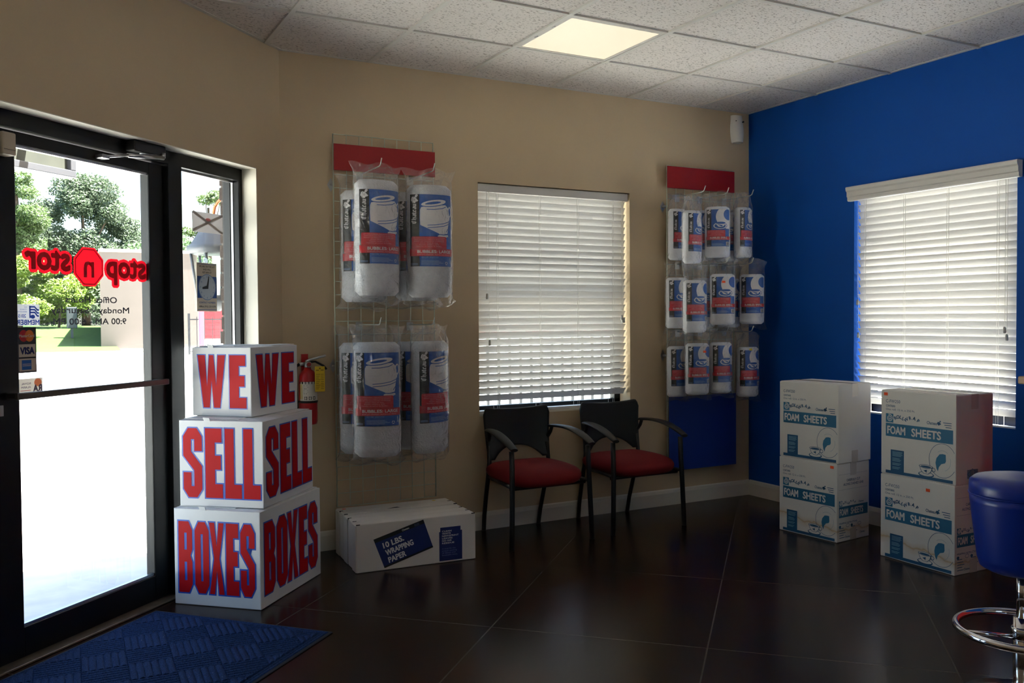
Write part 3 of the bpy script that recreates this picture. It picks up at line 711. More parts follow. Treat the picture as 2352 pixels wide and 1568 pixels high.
# tree builder: leaves as small cards gathered on a cloud of boughs
m_bark = mat('tree_bark', (86, 72, 58), 0.9, noise=0.3, nscale=8)
def leafmat(name, c): return mat(name, c, 0.6, trans=0.38, noise=0.35, nscale=0.7)
def tree(name, label, loc, boughs, n, size, mt, trunk=None, group=None, seed=1):
    rg = random.Random(seed); t = thing(name, label, 'tree' if 'tree' in name or 'pine' in name else 'shrub', loc, 0, group)
    mb = MB(); tot = sum(bx[3] * bx[4] for bx in boughs)
    for (cx, cy, cz, rx, rz) in boughs:
        for _ in range(int(n * rx * rz / tot)):
            a = rg.uniform(0, 2 * pi); q = rg.uniform(-1, 1); rr = rg.uniform(.55, 1.0) ** .6
            # break the bough into clumps so that sky shows between them
            k = sin(a * 3 + cx) * sin(q * 4 + cz); rr *= 0.86 + .22 * k
            p = Vector((cx + rx * rr * sqrt(1 - q * q) * cos(a), cy + rx * rr * sqrt(1 - q * q) * sin(a), cz + rz * rr * q))
            s = size * rg.uniform(.6, 1.3); U = Vector((rg.gauss(0, 1), rg.gauss(0, 1), rg.gauss(0, .7))).normalized(); V = U.orthogonal().normalized()
            mb.add([p - U * s, p + V * s * .55, p + U * s, p - V * s * .55], [(0, 1, 2, 3)], 0)
    mb.keep = True; mb.build('foliage', mt, t)
    if trunk:
        h, r_ = trunk; mb = MB(); mb.tube([(0, 0, -.4), (.1, 0, h * .5), (0, .1, h)], [r_, r_ * .8, r_ * .5], 8)
        for (cx, cy, cz, rx, rz) in boughs[:5]: mb.tube([(0, 0, h * .6), (cx * .5, cy * .5, (h * .6 + cz) / 2 + .3), (cx, cy, cz)], [r_ * .4, r_ * .25, .03], 6)
        mb.build('trunk', m_bark, t)
    return t
rg = random.Random(5)
def cloud(n, w, z0, z1, r0, r1, taper=0.5):
    out = []
    for k in range(n):
        z = rg.uniform(z0, z1); q = (z - z0) / max(z1 - z0, .1); ww = w * (1 - taper * q)
        rr = rg.uniform(r0, r1) * (1 - .25 * q); out.append((rg.uniform(-ww, ww), rg.uniform(-ww * .6, ww * .6), z, rr, rr * rg.uniform(.6, .85)))
    return out
m_oak = leafmat('oak_leaf', (76, 92, 66)); m_pine = leafmat('pine_needle', (80, 102, 52)); m_bush = leafmat('bush_leaf', (108, 132, 40)); m_far = leafmat('far_leaf', (78, 104, 66))
tree('oak_tree', 'tall broad grey-green tree rising behind the lettering on the door glass', (-1.6, 60, 1.0), cloud(34, 4.6, .9, 9.3, 1.2, 1.9, .60) + [(0.3, -.6, 3.0, 2.3, 1.7), (-1.8, -.4, 4.4, 1.9, 1.5), (2.2, -.4, 3.6, 2.0, 1.6), (.2, -.8, 5.0, 2.0, 1.5), (3.6, 0, 5.2, 1.7, 1.4)], 66000, .10, m_oak, (6, .3), seed=1)
tree('oak_tree', 'rounded grey-green tree between the tall tree and the cream building', (2.6, 69, 0), cloud(18, 3.0, 1.6, 7.8, 1.1, 1.8, .5), 24000, .105, m_oak, (4, .25), seed=2)
tree('leafy_tree', 'lower pale green tree just above the cream building roof', (3.4, 59, .4), cloud(13, 2.9, 2.0, 6.4, 1.1, 1.8, .45), 18000, .105, m_far, (4, .25), seed=3)
tree('pine_tree', 'feathery light green pine at the left edge of the door glass', (-5.4, 53, .9), cloud(22, 1.7, 1.6, 9.2, .8, 1.3, .25), 26000, .08, m_pine, (8, .2), seed=4)
tree('pine_tree', 'sparse pine showing behind the taped paper in the sidelight', (8.8, 75, 0), cloud(11, 2.4, 6.5, 12.3, .8, 1.25, .35), 9000, .11, m_pine, (11, .2), seed=6)
tree('leafy_tree', 'low dark green tree showing left of the lantern in the sidelight', (8.6, 91, 0), cloud(10, 2.6, 3.2, 7.6, 1.1, 1.6, .4), 10000, .13, m_oak, (4, .2), seed=7)
for i, (x, y, w, z1, lb) in enumerate(((-5.4, 47.2, 1.5, 4.6, 'bright yellow-green shrub at the left edge of the door glass'), (-3.4, 52.6, 1.6, 4.3, 'bright yellow-green shrub below the mirrored lettering, in the middle of the shrubs'),
                            (-1.9, 58.0, 1.5, 4.9, 'taller yellow-green shrub beside the cream building'))):
    tree('green_shrub', lb, (x, y, lawnz(x, y)), cloud(11, w, .5, z1 - .8, .7, 1.15, .45), 11000, .085, m_bush, (1.6, .08), 'shrubs along the lawn', seed=20 + i)
t = thing('utility_box', 'grey utility box on a post at the corner of the lawn', 'utility box', (-2.9, 46.5, lawnz(0, 46.5)))
MB().box(-.25, .25, -.15, .15, .5, 1.6).build('cabinet', mat('box_grey', (66, 72, 76), .6), t, bevel=.03); MB().box(-.06, .06, -.06, .06, -.05, .5).build('post', mat('box_grey'), t)
t = thing('lot_lamp', 'pole lamp in the lot partly hidden behind the door mullion', 'lamp', (-0.12, 28.5, -.04))
mb = MB(); mb.tube([(-.05, 0, 0), (-.05, 0, 5.6)], .07, 10); mb.build('pole', mat('lamp_pole_green', (96, 112, 104), .5), t)
MB().box(-.05, .26, -.15, .15, 5.05, 5.5).build('lamp_head', mat('lamp_head_green', (118, 132, 116), .5), t, bevel=.04)

# brick outside the sidelight
m_brick = mat('weathered_brown_brick', (66, 53, 46), 0.9, noise=0.45, nscale=14, bump=0.8, bscale=90, bdist=.004)
m_mortar = mat('pale_mortar', (112, 104, 96), 0.95, noise=.1, nscale=30)
mb = MB(); rb = random.Random(3); z = -.04; k = 0
while z < 2.96:
    s = .233 + rb.uniform(-.004, .004) - (.0 if k % 2 else .10); L_ = .20
    if k % 2 == 0: mb.bar(lf, .138, .233 + rb.uniform(-.004, .004), -.226 - rb.uniform(0, .006), -.19, z, z + .066, 0); s = .128
    while s > -.35:
        mb.bar(lf, max(s - L_, -.36), s, -.226 - rb.uniform(0, .004), -.19, z, z + .066, 0); s -= L_ + .01
    mb.bar(lf, -.36, .229, -.222, -.19, z + .066, z + .077, 1); z += .077; k += 1
wb = struct(mb.build('wall_brick', [m_brick, m_mortar]))

# coach lantern on the brick
c = lf(-0.01, -.45, 0); t = thing('coach_lantern', 'pewter grey coach lantern with glass panes on the brick outside the sidelight', 'lantern', (c.x, c.y, 1.43))
m_pewter = mat('pewter', (96, 98, 102), 0.55, metal=0.3)
mb = MB(); mb.lathe([(.03, -.06), (.10, 0), (.105, .02), (.09, .03)], 6); mb.build('lantern_base', m_pewter, t)
mb = MB()
for k in range(6):
    a = 2 * pi * k / 6; mb.tube([(.095 * cos(a), .095 * sin(a), .02), (.128 * cos(a), .128 * sin(a), .265)], .008, 6)
mb.build('lantern_bars', m_pewter, t)
mb = MB(); mb.lathe([(.088, .022), (.121, .262)], 6); mb.build('lantern_glass', m_glass, t)
mb = MB(); mb.lathe([(.130, .262), (.150, .275), (.150, .305), (.128, .32), (.070, .415), (.03, .44), (.012, .46), (.012, .49)], 6); mb.build('lantern_roof', m_pewter, t)
mb = MB(); mb.lathe([(.012, .03), (.014, .10), (.010, .14)], 10); mb.build('candle_tube', mat('lamp_ivory', (236, 226, 206), .5), t)
mb = MB(); q = [lf(-.01, -.45, 1.92) - Vector((c.x, c.y, 1.43))]
for k in range(9):
    a = pi * k / 8; w3 = lf(-.01, -.34 - .11 * cos(a), 1.93 + .09 * sin(a)) - Vector((c.x, c.y, 1.43)); q.append(w3)
q.append(lf(-.01, -.229, 1.80) - Vector((c.x, c.y, 1.43)))
mb.tube(q, .009, 8); mb.build('lantern_hook', mat('copper_hook', (196, 112, 70), .4, metal=.6), t)

# framed panel hung outside above the door
t = thing('hanging_panel', 'weathered grey panel in a white metal frame hung outside above the door', 'sign panel', tuple(lf(1.3, -.75, 2.04)))
lo = lambda s, n, z: lf(s, n, z) - lf(1.3, -.75, 2.04)
MB().bar(lo, .745, 1.87, -.775, -.745, 2.07, 2.47).build('panel', mat('weathered_grey_panel', (70, 71, 64), .8, noise=.35, nscale=5), t)
mb = MB()
for a in ((.713, 1.9, 2.038, 2.072), (.713, 1.9, 2.468, 2.50), (.713, .747, 2.072, 2.468), (1.868, 1.9, 2.072, 2.468)): mb.bar(lo, a[0], a[1], -.80, -.72, a[2], a[3])
mb.build('panel_frame', mat('white_aluminium', (96, 96, 104), .35, metal=.3), t, bevel=.003)
for s in (.95, 1.65): MB().bar(lo, s - .02, s + .02, -.76, -.19, 2.40, 2.44).build('bracket_arm', m_alu, t)

# ================================================================== CEILING LIGHTS
m_diff = bpy.data.materials.new('prismatic_diffuser'); m_diff.use_nodes = True
N = m_diff.node_tree.nodes; L = m_diff.node_tree.links; Pp = N['Principled BSDF']
Pp.inputs['Base Color'].default_value = (0.3, 0.28, 0.24, 1); Pp.inputs['Roughness'].default_value = 0.4
Pp.inputs['Emission Color'].default_value = (1.0, 0.87, 0.63, 1); Pp.inputs['Emission Strength'].default_value = PANEL_GLOW
tc = N.new('ShaderNodeTexCoord'); ck = N.new('ShaderNodeTexVoronoi'); ck.inputs['Scale'].default_value = 95; ck.inputs['Randomness'].default_value = 0
L.new(tc.outputs['Object'], ck.inputs['Vector']); bp = N.new('ShaderNodeBump'); bp.inputs['Strength'].default_value = .4; bp.inputs['Distance'].default_value = .002
L.new(ck.outputs[0], bp.inputs['Height']); L.new(bp.outputs[0], Pp.inputs['Normal'])
def ceiling_panel(i, j, label):
    x0, x1 = GX[i] + .014, GX[i + 1] - .014; y0, y1 = GY[j + 1] + .014, GY[j] - .014
    t = thing('ceiling_light', label, 'ceiling light', ((x0 + x1) / 2, (y0 + y1) / 2, H), 0)
    hx, hy = (x1 - x0) / 2, (y1 - y0) / 2
    mb = MB(); w = .018
    for a in ((-hx, hx, -hy, -hy + w), (-hx, hx, hy - w, hy), (-hx, -hx + w, -hy + w, hy - w), (hx - w, hx, -hy + w, hy - w)): mb.box(a[0], a[1], a[2], a[3], -.007, .0)
    mb.build('light_frame', m_tbar, t)
    MB().box(-hx + w, hx - w, -hy + w, hy - w, -.004, -.001).build('diffuser', m_diff, t)
    for k in (.3, .62): MB().box(-hx - .003, -hx + .008, -hy + 2 * hy * k - .01, -hy + 2 * hy * k + .01, -.012, -.006).build('frame_clip', m_alu, t)
ceiling_panel(5, 0, 'lit square ceiling light panel set flush in the tile grid')
ceiling_panel(5, 5, 'square ceiling light panel added behind the viewer, out of the picture')  # unseen panel, added as one more light source

# ================================================================== WINDOW BLINDS
m_slat = mat('white_faux_wood', (218, 215, 211), 0.42, trans=0.03)
m_cord = mat('white_cord', (226, 224, 218), 0.7, trans=.6); m_tass = mat('clear_tassel', (190, 190, 186), 0.3)
def blind(name, label, fr, a0, a1, z0, z1, tilt0, tilt1, n0, lad, cords, pitch=.0437, up=1):
    o = fr((a0 + a1) / 2, n0, z1); t = thing(name, label, 'window blind', tuple(o))
    g = lambda a, n, z: fr(a, n, z) - o
    mb = MB(); n = int((z1 - .075 - z0 - .02) / pitch); z = z1 - .075
    for i in range(n):
        th = radians(tilt0 + (tilt1 - tilt0) * i / n) + random.uniform(-.02, .02); zz = z - i * pitch; vs = []
        for a in (a0, a1):
            for k in range(5):
                q = (k / 4 - .5) * .0505; bl = .0026 * (1 - (2 * q / .0505) ** 2)
                for th_ in (0, .0028):
                    # inner edge high, outer edge low; n runs towards the room
                    vs.append(g(a, n0 - q * cos(th) - (bl + th_) * sin(th), zz - q * sin(th) + (bl + th_) * cos(th)))
        fs = []
        for k in range(4):
            b = 2 * k; fs += [(b, b + 2, 12 + b, 10 + b), (b + 1, 11 + b, 13 + b, b + 3)]
        fs += [(0, 10, 11, 1), (8, 9, 19, 18), (0, 1, 3, 5, 7, 9, 8, 6, 4, 2), (10, 12, 14, 16, 18, 19, 17, 15, 13, 11)]
        mb.add(vs, fs, 0)
    mb.build('slats', m_slat, t)
    mb = MB(); mb.bar(g, a0, a1, n0 - .025, n0 + .025, z0, z0 + .016); mb.build('bottom_rail', m_slat, t, bevel=.003)
    mb = MB()
    for a in lad:
        for dn in (-.027, .027): mb.tube([g(a, n0 + dn, z1 - .05), g(a, n0 + dn, z0 + .01)], .0011, 5)
        mb.tube([g(a + .012, n0 + .028, z1 - .05), g(a + .012, n0 + .028, z0 + .01)], .0009, 5)
    mb.build('ladder_cord', m_cord, t)
    for a, zz in cords:
        mb = MB(); mb.tube([g(a, n0 + .034, z1 - .05), g(a, n0 + .036, zz + .03)], .0012, 6); c = mb.build('pull_cord', m_cord, t)
        mb = MB(); mb.lathe([(.004, .018), (.007, .012), (.0085, -.012), (.006, -.018)], 10, tuple(g(a, n0 + .036, zz))); mb.build('tassel', m_tass, c)
    return t, g
t, g = blind('window_blind', 'white slatted blind filling the window in the tan wall behind two chairs', fb, WX0 + .008, WX1 - .014, .722, 2.158, 63, 53, -.045,
             (-2.085, -1.775, -1.485, -1.205), ((-2.158, 1.455), (-2.142, 1.164), (-1.135, 1.318), (-1.118, 1.298), (-1.128, 1.300)))
MB().bar(g, WX0 + .004, WX1 - .004, -.075, -.012, 2.104, 2.156).build('headrail', mat('valance_white', (206, 202, 196), .45), t, bevel=.004)
t, g = blind('window_blind', 'white slatted blind with a moulded valance on the blue wall', fr_, BY0 + .006, BY1 - .012, .692, 2.122, 60, 57, -.035,
             (-1.925, -1.62, -1.33, -1.04), ((-.985, 1.405), (-.992, 1.195), (-1.965, 1.235), (-1.978, 1.195)))
mb = MB(); pr = [(.008, 2.052), (.034, 2.052), (.040, 2.058), (.040, 2.076), (.046, 2.081), (.046, 2.108), (.055, 2.118), (.058, 2.136), (.053, 2.142), (.008, 2.142)]; k = len(pr)
vs = [g(a, n, z) for a in (-2.062, -.934) for n, z in pr]
mb.add(vs, [(i, (i + 1) % k, k + (i + 1) % k, k + i) for i in range(k)] + [tuple(range(k)), tuple(range(k, 2 * k))[::-1]]); mb.build('valance', mat('valance_white'), t)
MB().bar(g, BY0 + .006, BY1 - .008, -.065, -.008, 2.066, 2.118).build('headrail', m_slat, t)

# ================================================================== 'WE SELL BOXES' TOWER
m_card = mat('white_corrugated_card', (226, 226, 226), 0.6, noise=.04, nscale=6, bump=.05, bscale=30)
m_lr = mat('letter_red', (188, 10, 22), 0.5, spec=.15); m_lb = mat('letter_blue', (24, 84, 190), 0.4)
def shop_box(label, word, spans, C, dirb, wl, wr, h, z0, v0, v1, dl):
    """C = nearest floor corner; wl = width of the face to its left, wr = of the face to its right"""
    b = Vector((dirb[0], dirb[1], 0)).normalized(); a = Vector((-b.y, b.x, 0)); C = Vector((C[0], C[1], z0))
    cen = C + a * (wl / 2) + b * (wr / 2); t = thing('display_box', label, 'box', tuple(cen), 0, None)
    loc = lambda p, q, z: a * (p - wl / 2) + b * (q - wr / 2) + Vector((0, 0, z))      # p along the left face, q along the right
    mb = MB(); e = .004
    pts = [(0, 0), (wl, 0), (wl, wr), (0, wr)]
    vs = [loc(p, q, z) for z in (0.001, h - .006) for p, q in pts]
    # wavy hand-cut upper edge
    mb.add(vs, [(0, 1, 2, 3), (0, 1, 5, 4), (1, 2, 6, 5), (2, 3, 7, 6), (3, 0, 4, 7)], 0)
    def top(u_, v_):
        p, q = u_ * wl, v_ * wr
        edge = min(u_, 1 - u_, v_, 1 - v_); return loc(p, q, h - .006 + .005 * min(1, edge * 14) + .0015 * sin(u_ * 40) * (edge < .02))
    mb.grid(top, 24, 24, 0, False)
    body = mb.build('carton', m_card, t, bevel=.004)
    MB().bar(loc, .012, wl * .30, wr * .5 - .002, wr - .01, h - .001, h + .0012).build('top_flap', m_card, t); MB().bar(loc, wl * .32, wl - .012, wr * .05, wr * .62, h - .001, h + .0016).build('top_flap', m_card, t)
    mb = MB(); x = wl * .62; mb.add([loc(x, -.0012, h - .008), loc(x + .03, -.0012, h - .008), loc(x + .036, -.004, h + .010), loc(x + .004, -.003, h + .008)], [(0, 1, 2, 3)])
    mb.build('tuck_tab', m_card, t, solid=.003)
    mb = MB()
    A = on_plane(loc(wl, 0, 0) + (-b) * .0, -a, (0, 0, 1), .0007)       # left face, read from its left edge
    B = on_plane(loc(0, 0, 0), b, (0, 0, 1), .0007)
    for fn, w in ((A, wl), (B, wr)):
        # keep each face's artwork on its own outward side
        O = loc(wl, 0, 0) if fn is A else loc(0, 0, 0); U = -a if fn is A else b; Nn = -b if fn is A else -a
        mp = lambda k, O=O, U=U, Nn=Nn: (lambda x, y: O + U * x + Vector((0, 0, y)) + Nn * (.0008 + .0007 * k))
        for ch, (u0, u1) in zip(word, spans):
            args = (ch, u0 * w, v0 * h, u1 * w, v1 * h)
            mb.flat(block(*args, d=dl), mp(0), 1); mb.flat(block(*args), mp(1), 0)
    mb.build('lettering', [m_lr, m_lb], t)
    return t
shop_box('largest bottom box of the tower, white, lettered BOXES in red edged blue', 'BOXES', ((.055, .215), (.245, .41), (.415, .585), (.61, .755), (.775, .935)),
         (-3.768, -.888), (.674, .739), .445, .60, .453, 0, .13, .86, .0065)
shop_box('middle box of the tower, white, lettered SELL in red edged blue', 'SELL', ((.05, .275), (.315, .52), (.55, .745), (.77, .965)),
         (-3.742, -.855), (.645, .765), .425, .53, .405, .4545, .105, .90, .006)
shop_box('smallest top box of the tower, white, lettered WE in red edged blue', 'WE', ((.10, .57), (.64, .92)),
         (-3.761, -.71), (.713, .701), .325, .412, .333, .861, .125, .875, .005)

# ================================================================== FIRE EXTINGUISHER
t = thing('fire_extinguisher', 'red fire extinguisher with a yellow tag hung on the tan wall behind the box tower', 'fire extinguisher', (-3.318, -.072, .735))
m_fr = mat('extinguisher_red', (176, 16, 24), .3, spec=.6); m_lab = mat('label_cream', (214, 206, 194), .6)
mb = MB(); mb.lathe([(.030, 0), (.048, .004), (.051, .02), (.051, .245), (.047, .275), (.034, .298), (.020, .306), (.018, .318)], 28); mb.build('cylinder', m_fr, t)
mb = MB(); mb.grid(lambda a, b: (.0518 * cos(3.5 + 2.4 * a), .0518 * sin(3.5 + 2.4 * a), .135 + .105 * b), 14, 1); q = mb.build('instruction_label', m_lab, t)
cyl = lambda k: (lambda x, y: (.0522 * cos(3.5 + x / .0522) * (1 + .006 * k), .0522 * sin(3.5 + x / .0522) * (1 + .006 * k), .135 + y))
mb = MB(); mb.flat(rect2(.001, .095, .018, .105), cyl(0)); 
for k in range(7): mb.flat(rect2(.018 * k, .094, .018 * k + .0185, .106), cyl(0), 0)
mb.flat(text2('INSTRUCTIONS', .007, .12, width=.07, at=(.024, .0965)), cyl(1), 1)
for k, w in enumerate((.04, .05, .03, .045, .05, .035)): mb.flat(rect2(.026, .084 - .009 * k, .026 + w * .5, .0865 - .009 * k), cyl(0), 0)
mb.flat(rect2(.001, .01, .017, .092), cyl(0), 2)
for k in range(3): mb.flat(rect2(.030 + .024 * k, .006, .045 + .024 * k, .024), cyl(0), 0); mb.flat(rect2(.033 + .024 * k, .010, .041 + .024 * k, .020), cyl(1), 3)
mb.build('label_print', [m_blk, m_wp, mat('label_yellow', (206, 180, 70), .6), m_lab], q)
mb = MB(); mb.lathe([(.0515, .122), (.0535, .124), (.0535, .134), (.0515, .136)], 28); mb.build('strap', m_blk, t)
mb = MB(); mb.lathe([(.016, .316), (.020, .322), (.020, .345), (.012, .352)], 14); mb.tube([(-.02, 0, .338), (-.045, 0, .336)], .010, 10); mb.build('valve', m_alu, t)
mb = MB(); mb.tube([(-.012, 0, .352), (.02, -.01, .362), (.095, -.03, .383)], .007, 8, flat=.7); mb.build('lever', m_alu, t)
mb = MB(); mb.tube([(.0, 0, .345), (.04, -.01, .350), (.085, -.02, .325), (.10, -.024, .305)], .006, 8, flat=.7); mb.build('carry_handle', m_blk, t)
mb = MB(); mb.tube([(-.045, 0, .336), (-.065, .0, .325), (-.068, .0, .27), (-.062, .01, .13), (-.06, .012, .06)], .009, 10); mb.build('hose', mat('black_rubber', (20, 20, 20), .6), t)
mb = MB(); mb.tube([(.0, -.018, .335), (.0, -.030, .335)], .015, 16); gq = mb.build('gauge', m_alu, t); mb = MB(); mb.tube([(0, -.0302, .335), (0, -.0312, .335)], .012, 16); mb.build('gauge_dial', mat('gauge_red', (150, 30, 34), .5), gq)
mb = MB(); mb.box(.022, .078, -.066, -.064, .185, .325); q = mb.build('inspection_tag', mat('tag_yellow', (222, 184, 40), .7), t, bevel=.001)
tg = lambda x, y: (x, -.0664, y); mb = MB()
for k in range(9): mb.flat(rect2(.028, .20 + .010 * k, .028 + .016 + .004 * (k % 3), .2025 + .010 * k), tg); mb.flat(rect2(.055, .20 + .010 * k, .072, .2025 + .010 * k), tg)
mb.flat(rect2(.028, .302, .044, .306), tg); mb.flat(rect2(.055, .302, .071, .306), tg); mb.flat(poly2(ell(.05, .314, .004, .004)), tg)
mb.build('tag_print', mat('tag_ink', (110, 88, 20), .7), q)
mb = MB(); mb.box(-.018, .018, .055, .072, .02, .39); mb.build('wall_bracket', m_fr, t)

# ================================================================== CORNER MOTION SENSOR
t = thing('motion_sensor', 'white rounded motion sensor high on the tan wall beside the blue corner', 'sensor', (-.128, 0, 2.58))
mb = MB(); pr = []
def sens(a, b):
    x = (a - .5) * 2; w = .042 + .012 * sin(pi * min(1, b * 1.25) * .8); z = .195 * b
    return (x * w, -.058 * (max(0, 1 - abs(x) ** 2.6)) ** .5 * (1 - .45 * b ** 2.2) - .002, z)
mb.grid(sens, 18, 14)
mb.grid(lambda a, b: ((a - .5) * 2 * .042, -.058 * b * max(0, 1 - abs((a - .5) * 2) ** 2.6) ** .5 - .002 * (b > 0), 0), 18, 2); mb.grid(lambda a, b: ((a - .5) * 2 * .048, -.032 * b * max(0, 1 - abs((a - .5) * 2) ** 2.6) ** .5, .195), 18, 2)
mb.build('sensor_case', mat('sensor_white', (232, 228, 220), .4), t)
MB().tube([(.028, -.020, .145), (.030, -.052, .148)], .006, 10).build('lens_hole', m_blk, t); MB().tube([(-.03, -.02, .15), (-.031, -.044, .152)], .003, 8).build('lens_hole', m_blk, t)
mb = MB(); mb.box(-.035, .035, -.012, 0, -.004, .19); mb.build('back_plate', mat('sensor_white'), t)

# ================================================================== WIRE GRID PANELS, BOARDS, HOOKS
m_wire = mat('pale_green_wire', (196, 202, 182), 0.4, metal=.2)
def grid_panel(label, x0, x1, z0, z1, y):
    t = thing('wire_grid_panel', label, 'wire panel', ((x0 + x1) / 2, y, z0)); w = (x1 - x0) / 2; h = z1 - z0
    mb = MB(); n = 8
    for k in range(1, n): x = -w + 2 * w * k / n; mb.tube([(x, -.003, 0), (x, -.003, h)], .0026, 6)
    mb.build('upright_wires', m_wire, t)
    mb = MB(); nz = int(round(h / .0765))
    for k in range(nz + 1): z = h * k / nz; mb.tube([(-w, .002, z), (w, .002, z)], .0026, 6)
    mb.build('cross_wires', m_wire, t)
    mb = MB()
    for x in (-w, w): mb.tube([(x, 0, 0), (x, 0, h)], .0038, 8)
    mb.build('side_wires', m_wire, t)
    for x, z in ((-w, h - .28), (-w, .80), (w, h - .28), (w, .80)):
        mb = MB(); mb.tube([(x, .004, z), (x, -y - .004, z)], .008, 8)
        s = -1 if x < 0 else 1
        mb.add([(x - .022, -y - .003, z), (x, -y - .003, z + .040), (x + .022, -y - .003, z), (x, -y - .003, z - .040)], [(0, 1, 2, 3)]); mb.add([(x - .022, -y - .001, z), (x, -y - .001, z + .040), (x + .022, -y - .001, z), (x, -y - .001, z - .040)], [(0, 1, 2, 3)])
        mb.build('wall_bracket', m_alu, t)
    return t
PY = -.05
grid_panel('tall wire grid panel holding the big bubble wrap bags on the tan wall', -3.152, -2.542, .252, 2.362, PY)
grid_panel('tall wire grid panel holding the small bubble wrap bags beside the blue corner', -.796, -.192, .252, 2.362, PY)
m_board_r = mat('red_board', (152, 6, 14), 0.55); m_board_b = mat('blue_board', (10, 50, 140), 0.55)
def board(label, x0, x1, z0, z1, mt, cat='header board', name='header_board'):
    t = thing(name, label, cat, ((x0 + x1) / 2, PY - .012, z0)); w = (x1 - x0) / 2
    MB().box(-w, w, -.005, 0, 0, z1 - z0).build('panel', mt, t, bevel=.001)
    for x in (-w * .7, w * .7): MB().box(x - .012, x + .012, 0, .006, z1 - z0 - .03, z1 - z0 - .012).build('clip', m_alu, t)
board('plain red header board above the big bubble wrap bags', -3.152, -2.536, 2.158, 2.306, m_board_r)
board('plain red header board above the small bubble wrap bags', -.803, -.199, 2.207, 2.357, m_board_r)
board('plain blue board at the foot of the wire panel behind the right-hand chair', -.793, -.184, .250, .765, m_board_b, 'board', 'display_board')

m_hook = mat('bright_hook_wire', (206, 206, 200), .3, metal=.7)
def hook(label, x, z, length, group):
    t = thing('wire_hook', label, 'hook', (x, PY, z), 0, group)
    mb = MB(); mb.tube([(0, -.004, 0), (0, -length + .02, 0), (0, -length, .006), (0, -length - .018, .038)], .0032, 8); mb.build('prong', m_hook, t)
    mb = MB(); mb.box(-.020, .020, -.008, -.004, -.034, .014); mb.build('back_plate', m_hook, t)
    return t

